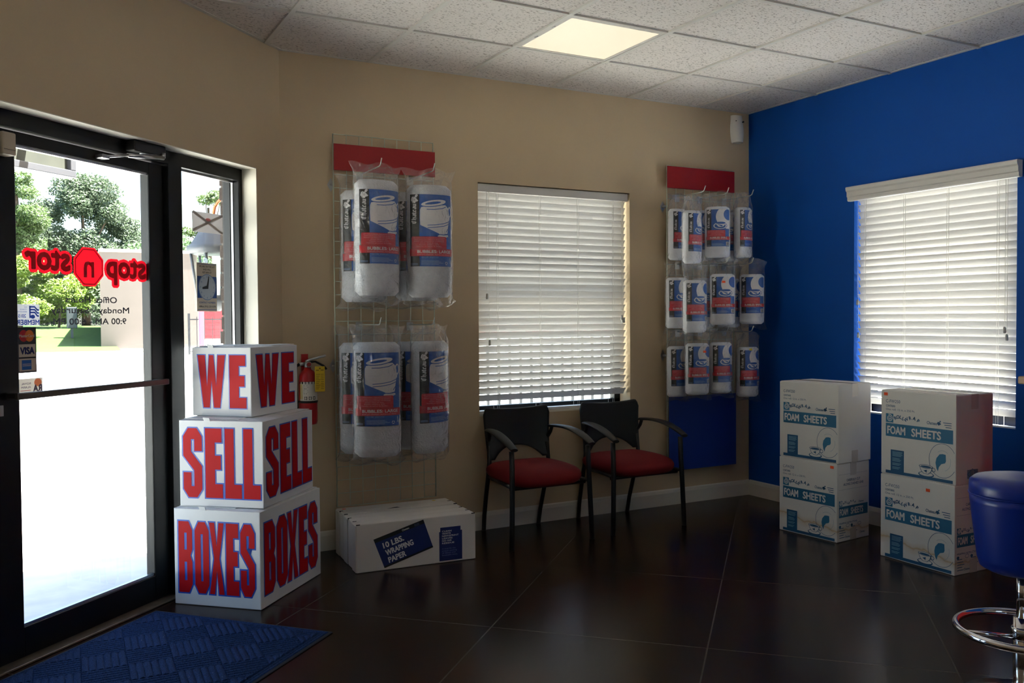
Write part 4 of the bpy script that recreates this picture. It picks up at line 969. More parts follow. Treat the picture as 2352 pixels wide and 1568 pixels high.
# ================================================================== BUBBLE WRAP BAGS
m_roll = mat('bubble_wrap_white', (226, 226, 230), 0.35, noise=.16, nscale=26, bump=.9, bscale=120, bdist=.006, trans=.12)
m_foam = mat('small_bubble_white', (232, 233, 238), 0.35, noise=.08, nscale=40, bump=.6, bscale=200, bdist=.003, trans=.12)
m_film = film_mat('clear_bag_film', .03); m_film2 = film_mat('clear_bag_film_thin', .02)
LB = [mat('label_black', (14, 14, 16), .35), mat('label_blue', (5, 80, 164), .35), mat('label_red', (190, 14, 32), .35), mat('label_white', (224, 220, 220), .4), mat('label_pale_blue', (150, 176, 214), .4), mat('label_pink', (232, 170, 176), .4)]
def label_art(kind, W_, H_):
    """(shape, layer, material) list; origin at the label's lower left"""
    A = []; px = lambda p: (p[0] * W_, (1 - p[1]) * H_)
    add = lambda m2, l, mi: A.append((m2, l, mi))
    sw = .235 * W_
    add(rect2(0, 0, W_, H_), 0, 1); add(rect2(0, 0, sw, H_), 1, 0)
    if kind == 'L':
        n = lambda x, y: px(((x - 1115) / 690, (y - 195) / 1285))
        P_ = lambda pts: [n(*p) for p in pts]
        add(poly2(P_([(1288, 470), (1305, 425), (1400, 400), (1560, 385), (1660, 375), (1715, 430), (1735, 500), (1735, 620), (1715, 770), (1695, 885), (1560, 908), (1545, 890), (1290, 742), (1284, 600)])), 2, 3)
        e = lambda x, y, a, b, r_: ell(*n(x, y), a / 690 * W_, b / 1285 * H_, r_)
        add(poly2(e(1485, 352, 188, 60, .16)), 4, 1); add(poly2(e(1484, 345, 180, 52, .16)), 5, 3); add(poly2(e(1470, 348, 112, 22, .16)), 6, 1)
        add(poly2(e(1620, 932, 92, 30, .05)), 2, 3); add(stroke2(P_([(1555, 905), (1620, 915), (1690, 900)]), .004), 5, 1)
        for y in (0, 45): add(stroke2(P_([(1390, 745 + y), (1500, 735 + y), (1620, 710 + y), (1730, 665 + y)]), .0035), 5, 1)
        add(stroke2(P_([(1380, 462), (1480, 462), (1600, 440), (1665, 405)]), .004), 5, 1)
        add(stroke2(P_([(1665, 860), (1710, 790), (1728, 690)]), .004), 5, 1)
        add(ring2(*n(1752, 490), 48 / 690 * W_, 95 / 1285 * H_, .0075), 3, 3); add(stroke2(P_([(1735, 640), (1745, 590), (1770, 560)]), .007), 3, 3)
        r0, r1, r2_, hx = .585, .755, .858, .80; cap = .016
    else:
        cx, cy = .93 * W_, .80 * H_
        add(poly2(clip(ell(cx, cy, .52 * W_, .33 * H_), sw, W_, .34 * H_, H_)), 2, 3)
        add(poly2(clip(ell(.90 * W_, .85 * H_, .20 * W_, .15 * H_, .5), sw, W_, .5 * H_, H_)), 3, 1)
        add(poly2(ell(.58 * W_, .56 * H_, .27 * W_, .10 * H_)), 4, 1); add(poly2(ell(.57 * W_, .555 * H_, .25 * W_, .088 * H_)), 5, 3); add(poly2(ell(.57 * W_, .555 * H_, .21 * W_, .07 * H_)), 6, 1)
        add(poly2([(.38 * W_, .63 * H_), (.78 * W_, .63 * H_), (.70 * W_, .545 * H_), (.6 * W_, .52 * H_), (.5 * W_, .53 * H_)]), 7, 3); add(poly2(ell(.58 * W_, .632 * H_, .19 * W_, .030 * H_)), 8, 1)
        add(poly2([(.45 * W_, .60 * H_), (.62 * W_, .53 * H_), (.66 * W_, .565 * H_)]), 8, 1)
        add(ring2(.81 * W_, .60 * H_, .055 * W_, .035 * H_, .003), 7, 3)
        r0, r1, r2_, hx = .56, .735, .825, .76; cap = .0115
        add(rect2(.80 * W_, .02 * H_, .97 * W_, .125 * H_), 3, 3); add(barcode2(.82 * W_, .03 * H_, .95 * W_, .115 * H_, 4), 4, 0)
    # helmet emblem and vertical word on the black strip
    w_, d_ = emblem2(sw * .5, H_ * .925, sw * .72)
    for q in w_: add(q, 3, 3)
    for q in d_: add(q, 4, 0)
    add(chateau2(sw * .33, (sw * .70, H_ * (.595 if kind == 'L' else .505)), pi / 2), 3, 3)
    # red box and band
    x0 = .05 * W_; rr = .03 * W_
    add(poly2([(x0, (1 - r1) * H_), (hx * W_, (1 - r1) * H_), (hx * W_, (1 - r0) * H_ - rr), (hx * W_ - rr * .3, (1 - r0) * H_ - rr * .3), (hx * W_ - rr, (1 - r0) * H_), (x0 + rr, (1 - r0) * H_), (x0 + rr * .3, (1 - r0) * H_ - rr * .3), (x0, (1 - r0) * H_ - rr)]), 9, 2)
    add(rect2(0, (1 - r2_) * H_, W_, (1 - r1) * H_), 10, 2); add(stroke2([(x0, (1 - r1) * H_), (hx * W_, (1 - r1) * H_)], .0012), 11, 0)
    mid = (x0 + hx * W_) / 2; hh = (r1 - r0) * H_ / 7.2
    for i, (s_, f_) in enumerate((('AIR CUSHIONING, PREVENTS DAMAGE', .86), ('EVITA QUE LOS OBJETOS SE DANEN', .80), ('REDUIT LES RISQUES DE DOMMAGE', .82), ('Quick, clean & easy', .46), ('Rapido, limpio y facil', .5), ('Rapides, propres et faciles', .66))):
        add(text2(s_, hh * .52, .06, align='C', width=(hx * W_ - x0) * f_, at=(mid, (1 - r0) * H_ - hh * (1.1 + i * 1.0))), 11, 5)
    bh = (r2_ - r1) * H_
    add(text2('BUBBLES: LARGE' if kind == 'L' else 'BUBBLES: SMALL', cap, .12, width=W_ * (.72 if kind == 'L' else .66), at=(.19 * W_, (1 - r1) * H_ - bh * .58)), 11, 3)
    add(text2('BURBUJAS: GRANDE / FILM BULLES: GRAND' if kind == 'L' else 'BURBUJAS PEQUENAS / PETITES BULLES', cap * .40, .1, width=W_ * .68, at=(.19 * W_, (1 - r2_) * H_ + bh * .12)), 11, 5)
    add(text2('24in x 10ft   61cm x 3.1m' if kind == 'L' else '12in x 15ft', cap * .34, .05, width=W_ * .34, at=(.27 * W_, (1 - r2_) * H_ - .022 * H_)), 3, 4)
    for i in range(4): add(rect2(.27 * W_, (.075 - .016 * i) * H_, (.62 + .05 * (i % 3)) * W_, (.080 - .016 * i) * H_), 3, 4)
    for i in range(2): add(rect2(.02 * W_, (.035 - .016 * i) * H_, .2 * W_, (.040 - .016 * i) * H_), 3, 4)
    if kind == 'L':
        cxr, cyr = .80 * W_, .045 * H_; R0 = .034 * W_
        for k in range(3):
            a = pi / 2 + 2 * pi * k / 3; add(stroke2([(cxr + R0 * cos(a + .25), cyr + R0 * sin(a + .25)), (cxr + R0 * cos(a + 1.75), cyr + R0 * sin(a + 1.75))], .0034), 3, 3)
    return A
def wrap_label(kind, W_, H_, ra, sx, sy, z0, step):
    """cut the artwork into upright strips and wrap it round an oval roll"""
    bm = bmesh.new()
    for m2, l, mi in label_art(kind, W_, H_):
        vs = [bm.verts.new((x - W_ / 2, y, l)) for x, y in m2[0]]
        for q in m2[1]:
            try: fc = bm.faces.new([vs[i] for i in q]); fc.material_index = mi
            except ValueError: pass
    x = -W_ / 2 + step
    while x < W_ / 2:
        bmesh.ops.bisect_plane(bm, geom=bm.verts[:] + bm.edges[:] + bm.faces[:], plane_co=(x, 0, 0), plane_no=(1, 0, 0)); x += step
    for v in bm.verts:
        a = v.co.x / ra; R = ra + .0012 + .00032 * v.co.z; v.co = Vector((sx * R * sin(a), -sy * R * cos(a), z0 + v.co.y))
    me = bpy.data.meshes.new('label')
    bm.to_mesh(me); bm.free()
    for q in LB: me.materials.append(q)
    me.update(); return me
def make_bag(kind, name, label, group):
    t = thing(name, label, 'bubble wrap', (0, 0, 0), 0, group)
    if kind == 'L': hw, hd, zt, zb, W_, H_, ra, bagw, top, bot, mr_ = .128, .075, -.075, -.695, .262, .395, .116, .155, .020, -.735, m_roll
    else: hw, hd, zt, zb, W_, H_, ra, bagw, top, bot, mr_ = .084, .050, -.085, -.430, .166, .250, .076, .104, .020, -.455, m_foam
    lz = (-.525 if kind == 'L' else -.355)
    sx, sy = hw / ra * .99, hd / ra
    def sec(z):   # how the roll's rim rounds over
        q = 1.0
        for e in (zt, zb):
            d = abs(z - e)
            if d < .02: q = min(q, .80 + .20 * sqrt(max(0, 1 - ((.02 - d) / .02) ** 2)))
        return q
    mb = MB(); K = 26
    def roll(a, b):
        z = zb + (zt - zb) * b; an = 2 * pi * a; q = sec(z); w = 1 + .012 * sin(z * 31 + 3 * an) + .010 * sin(z * 17 + 5 * an)
        return (hw * .985 * q * w * cos(an), hd * .985 * q * w * sin(an), z)
    mb.grid(roll, 40, K, 0, True, True)
    for e, b in ((zt, 1), (zb, 0)):
        o = len(mb.v); n = 40; ring = [roll(i / n, b) for i in range(n)]
        mb.add(ring + [(p[0] * .35, p[1] * .35, e - (.004 if b else -.004)) for p in ring], [(i, (i + 1) % n, n + (i + 1) % n, n + i) for i in range(n)] + [tuple(range(n, 2 * n))], 0, True)
    ro = mb.build('wrap_roll', mr_, t)
    me = wrap_label(kind, W_, H_, ra, sx, sy, lz, .0125 if kind == 'L' else .010)
    lo_ = bpy.data.objects.new('label', me); COL.objects.link(lo_); lo_.parent = t
    # clear bag: flat seal at the top, full round the roll, pinched flat tail at the foot
    mb = MB(); nz = 46
    def film(a, b):
        z = bot + (top - bot) * b; an = 2 * pi * a
        tp = max(0, min(1, (z - zt) / (top - zt))); bt = max(0, min(1, (zb - z) / (zb - bot)))
        e = max(tp, bt); e = e * e * (3 - 2 * e)
        w = (hw + .006) * (1 - e) + bagw * e; d = (hd + .006) * (1 - e) + .006 * e
        w -= .010 * sin(pi * min(1, max(tp, 0))) * (tp > 0)
        k = .0025 + .008 * e
        wr = 1 + k / .1 * (.5 * sin(9 * an + z * 40) + .5 * sin(5 * an - z * 26 + 1.3))
        x = w * cos(an) * (1 + .02 * sin(z * 23 + 1)); y = d * sin(an) * wr + .010 * e * sin(x * 46 + (2 if tp else 0))
        zz = z + (.010 * sin(x * 38 + .6) - .006 * abs(x) / bagw) * tp + (.018 * sin(x * 30 + 1.9) - .014 * cos(x * 19)) * bt
        return (x, y, zz)
    mb.grid(film, 56, nz, 0, True, True)
    mb.build('bag_film', m_film if kind == 'L' else m_film2, t)
    return t
big = make_bag('L', 'bubble_wrap_bag', '', 'bags of large bubble wrap')
small = make_bag('S', 'small_bubble_wrap_bag', '', 'bags of small bubble wrap')
used = {'L': False, 'S': False}
def hang(kind, x, y, z, deg, label, dz=0):
    proto = big if kind == 'L' else small
    if not used[kind]:
        used[kind] = True; proto.location = (x, y, z); proto.rotation_euler = (0, 0, radians(deg)); proto['label'] = label; return proto
    return dup(proto, (x, y, z), radians(deg), label)
FY, BYY = -.348, -.152
for x, z, ln, w in ((-3.000, 2.140, .355, 'upper left'), (-2.692, 2.135, .355, 'upper right'), (-3.012, 1.288, .355, 'lower left'), (-2.702, 1.285, .355, 'lower right')):
    hook('straight wire hook with an upturned tip carrying the %s pair of big bags' % w, x, z, ln, 'hooks of the big bag panel')
hang('L', -3.005, FY, 2.140, 6, 'big bag of bubble wrap hung in front, upper left, under the red board')
hang('L', -3.012, BYY, 2.110, -14, 'big bag of bubble wrap tucked behind the upper left one')
hang('L', -2.697, FY, 2.132, -8, 'big bag of bubble wrap hung in front, upper right, under the red board')
hang('L', -2.690, BYY, 2.118, -14, 'big bag of bubble wrap tucked behind the upper right one')
hang('L', -3.012, FY, 1.268, -16, 'big bag of bubble wrap hung in front, lower left, its whole jar label showing')
hang('L', -3.030, BYY, 1.262, -12, 'big bag of bubble wrap tucked behind the lower left one')
hang('L', -2.702, FY, 1.268, 24, 'big bag of bubble wrap hung in front, lower right, its label turned to the window')
hang('L', -2.702, BYY, 1.262, -14, 'big bag of bubble wrap tucked behind the lower right one')
HX = (-.712, -.510, -.288); names = ('left', 'middle', 'right'); rows = (('top', 2.150), ('middle', 1.684), ('bottom', 1.215))
SF, SB = -.266, -.119
for ri, (rn, z) in enumerate(rows):
    for ci, x in enumerate(HX): hook('wire hook with an upturned tip, %s of the %s row on the corner panel' % (names[ci], rn), x, z, .285, 'hooks of the small bag panel')
pos = {(0, 0): (-.792, 2.105, 16, -.31), (0, 1): (-.534, 2.150, -34, SF), (0, 2): (-.304, 2.156, 16, SF), (1, 0): (-.790, 1.645, -10, -.335), (1, 1): (-.510, 1.694, -34, SF - .024), (1, 2): (-.244, 1.696, -34, SF - .024),
       (2, 0): (-.712, 1.225, -16, SF), (2, 1): (-.508, 1.228, -8, SF), (2, 2): (-.262, 1.190, -10, SF)}
stickered = []
for (ri, ci), (x, z, dg, yy) in pos.items():
    bag_ = hang('S', x, yy, z, dg, 'small bag of bubble wrap hung in front, %s of the %s row' % (names[ci], rows[ri][0]))
    if (ri, ci) in ((1, 1), (2, 0), (2, 2)): stickered.append((bag_, (ri, ci)))
for ri, ci, x, dg in ((0, 0, -.760, 14), (1, 0, -.765, -8), (2, 0, -.765, 4), (0, 1, -.550, -14), (0, 2, -.330, -18), (1, 1, -.530, -20), (1, 2, -.300, -16)):
    hang('S', x, SB, rows[ri][1] - .012, dg, 'small bag of bubble wrap tucked behind, %s of the %s row' % (names[ci], rows[ri][0]))
m_ostk = mat('orange_price_sticker', (246, 88, 30), .6)
for bag_, k_ in stickered:
    x_ = {(1, 1): .000, (2, 0): .030, (2, 2): -.010}[k_]; y_ = -.050 * sqrt(1 - (x_ / .084) ** 2) - .0062; z_ = -.140 if k_ != (2, 2) else -.100
    MB().box(x_ - .011, x_ + .011, y_ - .0008, y_, z_ - .007, z_ + .007).build('price_sticker', m_ostk if k_ != (2, 2) else mat('yellow_dot', (226, 196, 30), .6), bag_)['label'] = ('orange' if k_ != (2, 2) else 'yellow') + ' price sticker'

# ================================================================== CARTONS OF FOAM SHEETS
m_tealp = mat('teal_print', (44, 116, 152), .5); m_dteal = mat('deep_teal_print', (24, 84, 124), .5); m_cpale = mat('carton_white', (224, 219, 212), .6, noise=.05, nscale=5, bump=.05, bscale=30)
def stained_card():
    M = mat('stained_carton_white', (224, 219, 212), .62).copy(); M.name = 'water_stained_carton'; N = M.node_tree.nodes; L = M.node_tree.links
    P = N['Principled BSDF']; tc = N.new('ShaderNodeTexCoord'); sp = N.new('ShaderNodeSeparateXYZ'); L.new(tc.outputs['Object'], sp.inputs[0])
    n = N.new('ShaderNodeTexNoise'); n.inputs['Scale'].default_value = 9; n.inputs['Detail'].default_value = 5; L.new(tc.outputs['Object'], n.inputs['Vector'])
    def ma(op, a, b):
        k = N.new('ShaderNodeMath'); k.operation = op
        for i, x in enumerate((a, b)):
            if isinstance(x, (int, float)): k.inputs[i].default_value = x
            else: L.new(x, k.inputs[i])
        return k.outputs[0]
    lev = ma('ADD', ma('MULTIPLY', ma('SUBTRACT', n.outputs[0], .5), .09), ma('ADD', .085, ma('MULTIPLY', sp.outputs[0], -.12)))      # ragged tide line
    d = ma('ABSOLUTE', ma('SUBTRACT', sp.outputs[2], lev), 0)
    cr = N.new('ShaderNodeValToRGB'); e = cr.color_ramp.elements; e[0].position = 0; e[0].color = (.75, .75, .75, 1); e[1].position = .5; e[1].color = (0, 0, 0, 1)
    q = e.new(.12); q.color = (.28, .28, .28, 1)
    L.new(ma('MULTIPLY', d, 14), cr.inputs[0])
    mx = N.new('ShaderNodeMix'); mx.data_type = 'RGBA'; mx.inputs[6].default_value = (*lin((224, 219, 212)), 1); mx.inputs[7].default_value = (*lin((190, 150, 84)), 1)
    L.new(cr.outputs[0], mx.inputs[0]); L.new(mx.outputs[2], P.inputs['Base Color'])
    return M
m_stain = stained_card()
def spiral(cx, cy, r_, w):
    pts = [(cx + r_ * (k / 44) * cos(k * .33), cy + r_ * (k / 44) * sin(k * .33)) for k in range(6, 45)]; return stroke2(pts, w)
def arc_word(word, cx, cy, w, h, amp, up):
    out = []; n = len(word)
    for i, ch in enumerate(word):
        q = (i + .5) / n; y = amp * sin(pi * q) * up; rot = up * amp * pi * cos(pi * q) / w
        out.append(text2(ch, h, .16, align='C', at=(cx - w / 2 + w * q, cy + y), rot=rot, xs=1.0))
    return join2(out)
def face_print(mb, mp, W_, H_, side=False):
    X = lambda a: a * W_; Y = lambda b: (1 - b) * H_
    if not side:
        mb.flat(text2('C-FW250', .017, .06, width=X(.20), at=(X(.07), Y(.145))), mp(0), 1)
        mb.flat(text2('CONTAINS', .011, .1, width=X(.13), at=(X(.07), Y(.195))), mp(0), 1); mb.flat(text2('One roll: 12 in. x 250 Ft.', .011, .07, width=X(.40), at=(X(.07), Y(.235))), mp(0), 1)
        b0 = .275
        mb.flat(text2('Chateau', .016, .08, width=X(.13), at=(X(.63), Y(b0 + .075))), mp(0), 1)
        w_, _ = emblem2(X(.785), Y(b0 + .055), .022)
        for q in w_: mb.flat(q, mp(0), 1)
        for k in range(3): mb.flat(rect2(X(.84 + .015 * k), Y(b0 + .045 + .025 * k), X(.945), Y(b0 + .037 + .025 * k)), mp(0), 1)
        sq = (.07, b0, .175, b0 + .105); wx, wy = .345, b0 + .06; ww = .29; bx0, bx1, by0, by1 = .07, .965, .39, .545
    else:
        mb.flat(text2('CAREFULLY CUT', .014, .08, align='C', width=X(.42), at=(X(.5), Y(.235))), mp(0), 1); mb.flat(text2('ALONG DASHED LINE', .014, .08, align='C', width=X(.62), at=(X(.5), Y(.285))), mp(0), 1)
        for yy in (.14, .335):
            for k in range(22): mb.flat(rect2(X(.06 + .04 * k), Y(yy + .002), X(.085 + .04 * k), Y(yy - .001)), mp(0), 1)
        sq = (.06, .475, .16, .545); wx, wy = .36, .52; ww = .32; bx0, bx1, by0, by1 = .06, .95, .55, .69
        mb.flat(text2('Chateau', .012, .08, width=X(.16), at=(X(.66), Y(.53))), mp(0), 1)
        mb.flat(text2('WRAPPING INSTRUCTIONS', .010, .08, width=X(.56), at=(X(.06), Y(.775))), mp(0), 1)
        for c_ in range(2):
            for k in range(5): mb.flat(rect2(X(.07 + .36 * c_), Y(.83 + .03 * k), X(.20 + .36 * c_ + .03 * (k % 3)), Y(.822 + .03 * k)), mp(0), 1)
            mb.flat(poly2(ell(X(.09 + .36 * c_), Y(.805), .010, .008)), mp(0), 1); mb.flat(ring2(X(.33 + .36 * c_), Y(.80), .016, .010, .002), mp(0), 1)
        mb.flat(text2('Chateau', .012, .1, width=X(.16), at=(X(.24), Y(.955))), mp(0), 1); mb.flat(text2('Chateau', .012, .1, width=X(.16), at=(X(.70), Y(.93))), mp(0), 1)
    mb.flat(rect2(X(sq[0]), Y(sq[3]), X(sq[2]), Y(sq[1])), mp(0), 0); mb.flat(spiral(X((sq[0] + sq[2]) / 2), Y((sq[1] + sq[3]) / 2), (sq[2] - sq[0]) * W_ * .43, .0042), mp(1), 2)
    hh = .0175 if not side else .012
    mb.flat(arc_word('ROLL', X(wx - ww * .30), Y(wy + .010), X(ww * .40), hh, .010, 1), mp(0), 1); mb.flat(arc_word('WRAP', X(wx + ww * .31), Y(wy + .022), X(ww * .66), hh, .017, 1), mp(0), 1)
    n = 13; mb.flat(rect2(X(bx0), Y(by1), X(bx1), Y(by0)), mp(0), 0)
    for k in range(n): yy = by0 + (by1 - by0) * (k + .5) / n; mb.flat(rect2(X(bx0), Y(yy + .0012), X(bx1), Y(yy - .0012)), mp(1), 1)
    th = (by1 - by0) * H_
    for q, w, a in (('FOAM', .255, .02), ('SHEETS', .39, .355)): mb.flat(text2(q, th * .58, .14, width=X(w) * (bx1 - bx0) / .895, at=(X(bx0 + a), Y(by1) + th * .21)), mp(2), 2)
    if not side:
        mb.flat(rect2(X(.14), Y(.955), X(.325), Y(.70)), mp(0), 1)
        for k, w in enumerate((.14, .13, .14, .12, 0, .10, .12, .11, 0, .12, .10, 0, .11, .09)):
            if w: mb.flat(rect2(X(.165), Y(.727 + .015 * k), X(.165 + w), Y(.722 + .015 * k)), mp(1), 3)
        mb.flat(rect2(X(.07), Y(.985), X(.965), Y(.95)), mp(1), 1)
        cx, cy = X(.835), Y(.745); R0 = .165 * H_ / .456 * .456
        R0 = .078
        rr = [p for p in ell(cx, cy, R0, R0 * 1.12, 0, 60, .55, 2 * pi - .55)]
        mb.flat(stroke2([p for p in rr if p[0] < X(.985)], .0022), mp(0), 1)
        mb.flat(stroke2(ell(cx, cy, .046, .052, 0, 30, .9, 2.2), .0014), mp(0), 4); mb.flat(stroke2(ell(cx, cy, .046, .052, 0, 30, 5.0, 6.6), .0014), mp(0), 4)
        mb.flat(poly2([(cx + p[0] * W_ * .78, cy + p[1] * W_ * .78) for p in ((.0, .10), (-.05, .09), (-.10, .03), (-.115, -.04), (-.10, -.12), (-.075, -.165), (-.06, -.10), (-.02, -.05), (.04, -.03), (.055, .0), (.05, .095))]), mp(0), 0)
        u_, v_ = X(.625), Y(.885)
        mb.flat(poly2(ell(u_, v_ - .020, .046, .015)), mp(2), 1); mb.flat(poly2(ell(u_, v_ - .018, .040, .010)), mp(3), 2); mb.flat(poly2([(u_ - .040, v_ + .022), (u_ + .040, v_ + .022), (u_ + .030, v_ - .004), (u_ + .014, v_ - .017), (u_ - .014, v_ - .017), (u_ - .030, v_ - .004)]), mp(4), 1)
        mb.flat(poly2([(u_ - .037, v_ + .021), (u_ + .037, v_ + .021), (u_ + .027, v_ - .003), (u_ + .012, v_ - .015), (u_ - .012, v_ - .015), (u_ - .027, v_ - .003)]), mp(5), 2)
        mb.flat(poly2(ell(u_, v_ + .022, .041, .010)), mp(6), 1); mb.flat(poly2(ell(u_, v_ + .0225, .037, .0075)), mp(7), 2); mb.flat(poly2(ell(u_, v_ + .021, .031, .005)), mp(8), 1)
        mb.flat(ring2(u_ + .044, v_ + .010, .012, .011, .0028), mp(6), 1); mb.flat(poly2([(u_ - .014, v_), (u_ + .006, v_ + .006), (u_ + .004, v_ - .010)]), mp(6), 1)
def carton(label, L_, C_, d, h, z0, stained, sideprint, sticker, extra=None):
    L_ = Vector((*L_, 0)); C_ = Vector((*C_, 0)); U = (C_ - L_); w = U.length; rz = atan2(U.y, U.x); V = Vector((-U.y, U.x, 0)).normalized()
    cen = L_ + U * .5 + V * (d / 2); t = thing('foam_carton', label, 'box', (cen.x, cen.y, z0), rz)
    mt = m_stain if stained else m_cpale; x0, x1, y0, y1 = -w / 2, w / 2, -d / 2, d / 2
    MB().box(x0, x1, y0, y1, .0008, h - .0008).build('carton', mt, t, bevel=.004)
    for xa, xb in ((x0 + .006, -.002), (.002, x1 - .006)): MB().box(xa, xb, y0 + .006, y1 - .006, h - .001, h + .0012).build('top_flap', mt, t)
    mtp = mat('glossy_tape', (206, 196, 184), .15); MB().box(x0 - .0006, x1 + .0008, -.028, .028, h + .0013, h + .0018).build('packing_tape', mtp, t); MB().box(x1, x1 + .0008, -.028, .028, h - .075, h + .0012).build('packing_tape', mtp, t); MB().box(x1, x1 + .0008, -.028, .028, .001, .07).build('packing_tape', mtp, t)
    mb = MB(); fp = lambda k: (lambda x, y: (x0 + x, y0 - .0007 - .0004 * k, y)); face_print(mb, fp, w, h)
    if sideprint: sp = lambda k: (lambda x, y: (x1 + .0007 + .0004 * k, y0 + x, y)); face_print(mb, sp, d, h, True)
    if extra == 'barcode': mb.flat(barcode2(d * .30, h * .06, d * .58, h * .16, 9), lambda x, y: (x1 + .0010, y0 + x, y), 1); mb.flat(ring2(d * .44, h * .11, d * .15, h * .06, .003, 0, 0, 2 * pi, 4), lambda x, y: (x1 + .0010, y0 + x, y), 1)
    mb.build('print', [m_tealp, m_dteal, mt if not stained else m_cpale, mat('pale_teal_print', (150, 190, 204), .5), mat('thin_line_print', (130, 160, 176), .5)], t)
    if sticker:
        q = MB().box(x0 + w * sticker[0] - .012, x0 + w * sticker[0] + .012, y0 - .0022, y0 - .0016, h * sticker[1] - .008, h * sticker[1] + .008).build('price_sticker', m_ostk, t); q['label'] = 'orange price sticker'
    return t
carton('water-stained carton lettered FOAM SHEETS, bottom of the stack nearer the corner', (-.609, -.915), (-.571, -1.329), .305, .458, 0, True, True, (.92, .955))
carton('clean carton lettered FOAM SHEETS, on top of the stack nearer the corner', (-.607, -.915), (-.569, -1.337), .305, .461, .4595, False, False, None)
carton('water-stained carton lettered FOAM SHEETS, bottom of the stack beside the stool', (-.574, -1.632), (-.582, -2.084), .295, .456, 0, True, True, (.66, .90))
carton('clean carton lettered FOAM SHEETS, on top of the stack beside the stool', (-.574, -1.634), (-.575, -2.084), .297, .456, .4575, False, False, (.07, .955), 'barcode')

# ================================================================== WRAPPING PAPER BOXES
m_wnavy = mat('box_navy_print', (20, 38, 104), .5)
A0, A1 = Vector((-3.204, -.547, 0)), Vector((-2.543, -.589, 0)); U = (A1 - A0); BWD = U.length; U.normalize(); V = Vector((-U.y, U.x, 0)); BRZ = atan2(U.y, U.x); BD = .0925
wl = ('nearest of five flat white boxes on the floor, printed 10 LBS. WRAPPING PAPER', 'second of five flat white boxes on the floor, just behind the printed front one', 'middle one of the five flat white boxes standing on the floor',
      'fourth of five flat white boxes on the floor, second from the wire panel', 'flat white box at the back of the five, against the wire panel')
for i in range(5):
    off = (0, .012, .004, .016, .006)[i]; cen = A0 + U * (BWD / 2 + off * (.3 if i else 0)) + V * (BD * i + BD / 2 + .0008 * i)
    t = thing('wrapping_paper_box', wl[i], 'box', tuple(cen), BRZ, 'boxes of wrapping paper'); hw, hd, h = BWD / 2 - .002 * (i > 0), BD / 2 - .0040, .254 - .0015 * (i % 3)
    mb = MB(); mb.box(-hw, hw, -hd, hd, .0008, h); mb.build('carton', m_cpale, t, bevel=.0045)
    for xa in (-hw - .004, hw - .002): MB().box(xa, xa + .006, -hd + .004, hd - .004, .002, h - .006).build('end_flap', m_cpale, t, bevel=.002)
    mb = MB()
    for x in (-hw + .010, hw - .010): mb.box(x - .010, x + .010, -hd - .0004, -hd + .004, h - .004, h + .0006)
    if i == 3: mb.flat(poly2([(-.06, -.012), (-.01, .012), (.01, .014), (.02, -.010), (0, -.012)]), lambda x, y: (x - .02, y, h + .0008))
    mb.build('edge_slot', m_blk, t)
    if i == 4:
        mb = MB(); mb.flat(poly2(ell(-hw + .035, .0, .012, .012)), lambda x, y: (x, y, h + .0008)); q = mb.build('orange_dot_sticker', m_ostk, t); mb = MB(); mb.flat(poly2(ell(hw - .09, .0, .012, .012)), lambda x, y: (x, y, h + .0008)); mb.build('yellow_dot_sticker', mat('yellow_dot', (226, 196, 30), .6), t)
    if i == 0:
        mb = MB(); W_, H_ = 2 * hw, h; mp = lambda k: (lambda x, y: (-hw + x, -hd - .0007 - .0004 * k, y)); n2 = lambda a, b: (a * W_, (1 - b) * H_)
        q = [n2(.136, .337), n2(.551, .030), n2(.633, .64), n2(.225, .955)]; mb.flat(poly2(q), mp(0), 1)
        lerp = lambda a, b, s: (a[0] + (b[0] - a[0]) * s, a[1] + (b[1] - a[1]) * s)
        for s0, s1 in ((0, .13), (.94, 1)): mb.flat(poly2([lerp(q[0], q[3], s0), lerp(q[1], q[2], s0), lerp(q[1], q[2], s1), lerp(q[0], q[3], s1)]), mp(1), 0)
        rot = atan2(q[1][1] - q[0][1], q[1][0] - q[0][0])
        def at_(s, v): a = lerp(q[0], q[3], v); b = lerp(q[1], q[2], v); return lerp(a, b, s)
        for s_, v, wd in (('10 LBS.', .39, .118), ('WRAPPING', .64, .158), ('PAPER', .89, .100)): mb.flat(text2(s_, .0285, .15, width=wd, at=at_(.115, v), rot=rot), mp(2), 2)
        mb.flat(text2('Chateau', .010, .1, width=.040, at=at_(.55, .10), rot=rot), mp(3), 2)
        for k in range(3): mb.flat(text2('CHATEAU', .003, .0, width=.028, at=at_(.80, .05 + .03 * k), rot=rot), mp(3), 3)
        mb.flat(rect2(*n2(.686, .96), *n2(.885, .335)), mp(0), 1); mb.flat(rect2(*n2(.695, .34), *n2(.872, .245)), mp(0), 1)
        for k, s_ in enumerate(('CLEAN', 'WHITE', 'NEWSPRINT', 'LEAVES', 'NO INK', 'RESIDUE')): mb.flat(text2(s_, .0085, .1, width=(.055, .050, .096, .060, .056, .070)[k], at=n2(.71, .345 + .051 * k)), mp(1), 2)
        for k, s_ in enumerate(('A must for the', 'proper packing', 'of dishes and', 'breakable items.')): mb.flat(text2(s_, .0075, .03, width=(.077, .085, .076, .090)[k], at=n2(.71, .715 + .046 * k)), mp(1), 3)
        mb.build('print', [m_blk, m_wnavy, m_wp, mat('pale_blue_ink', (120, 136, 180), .5)], t)

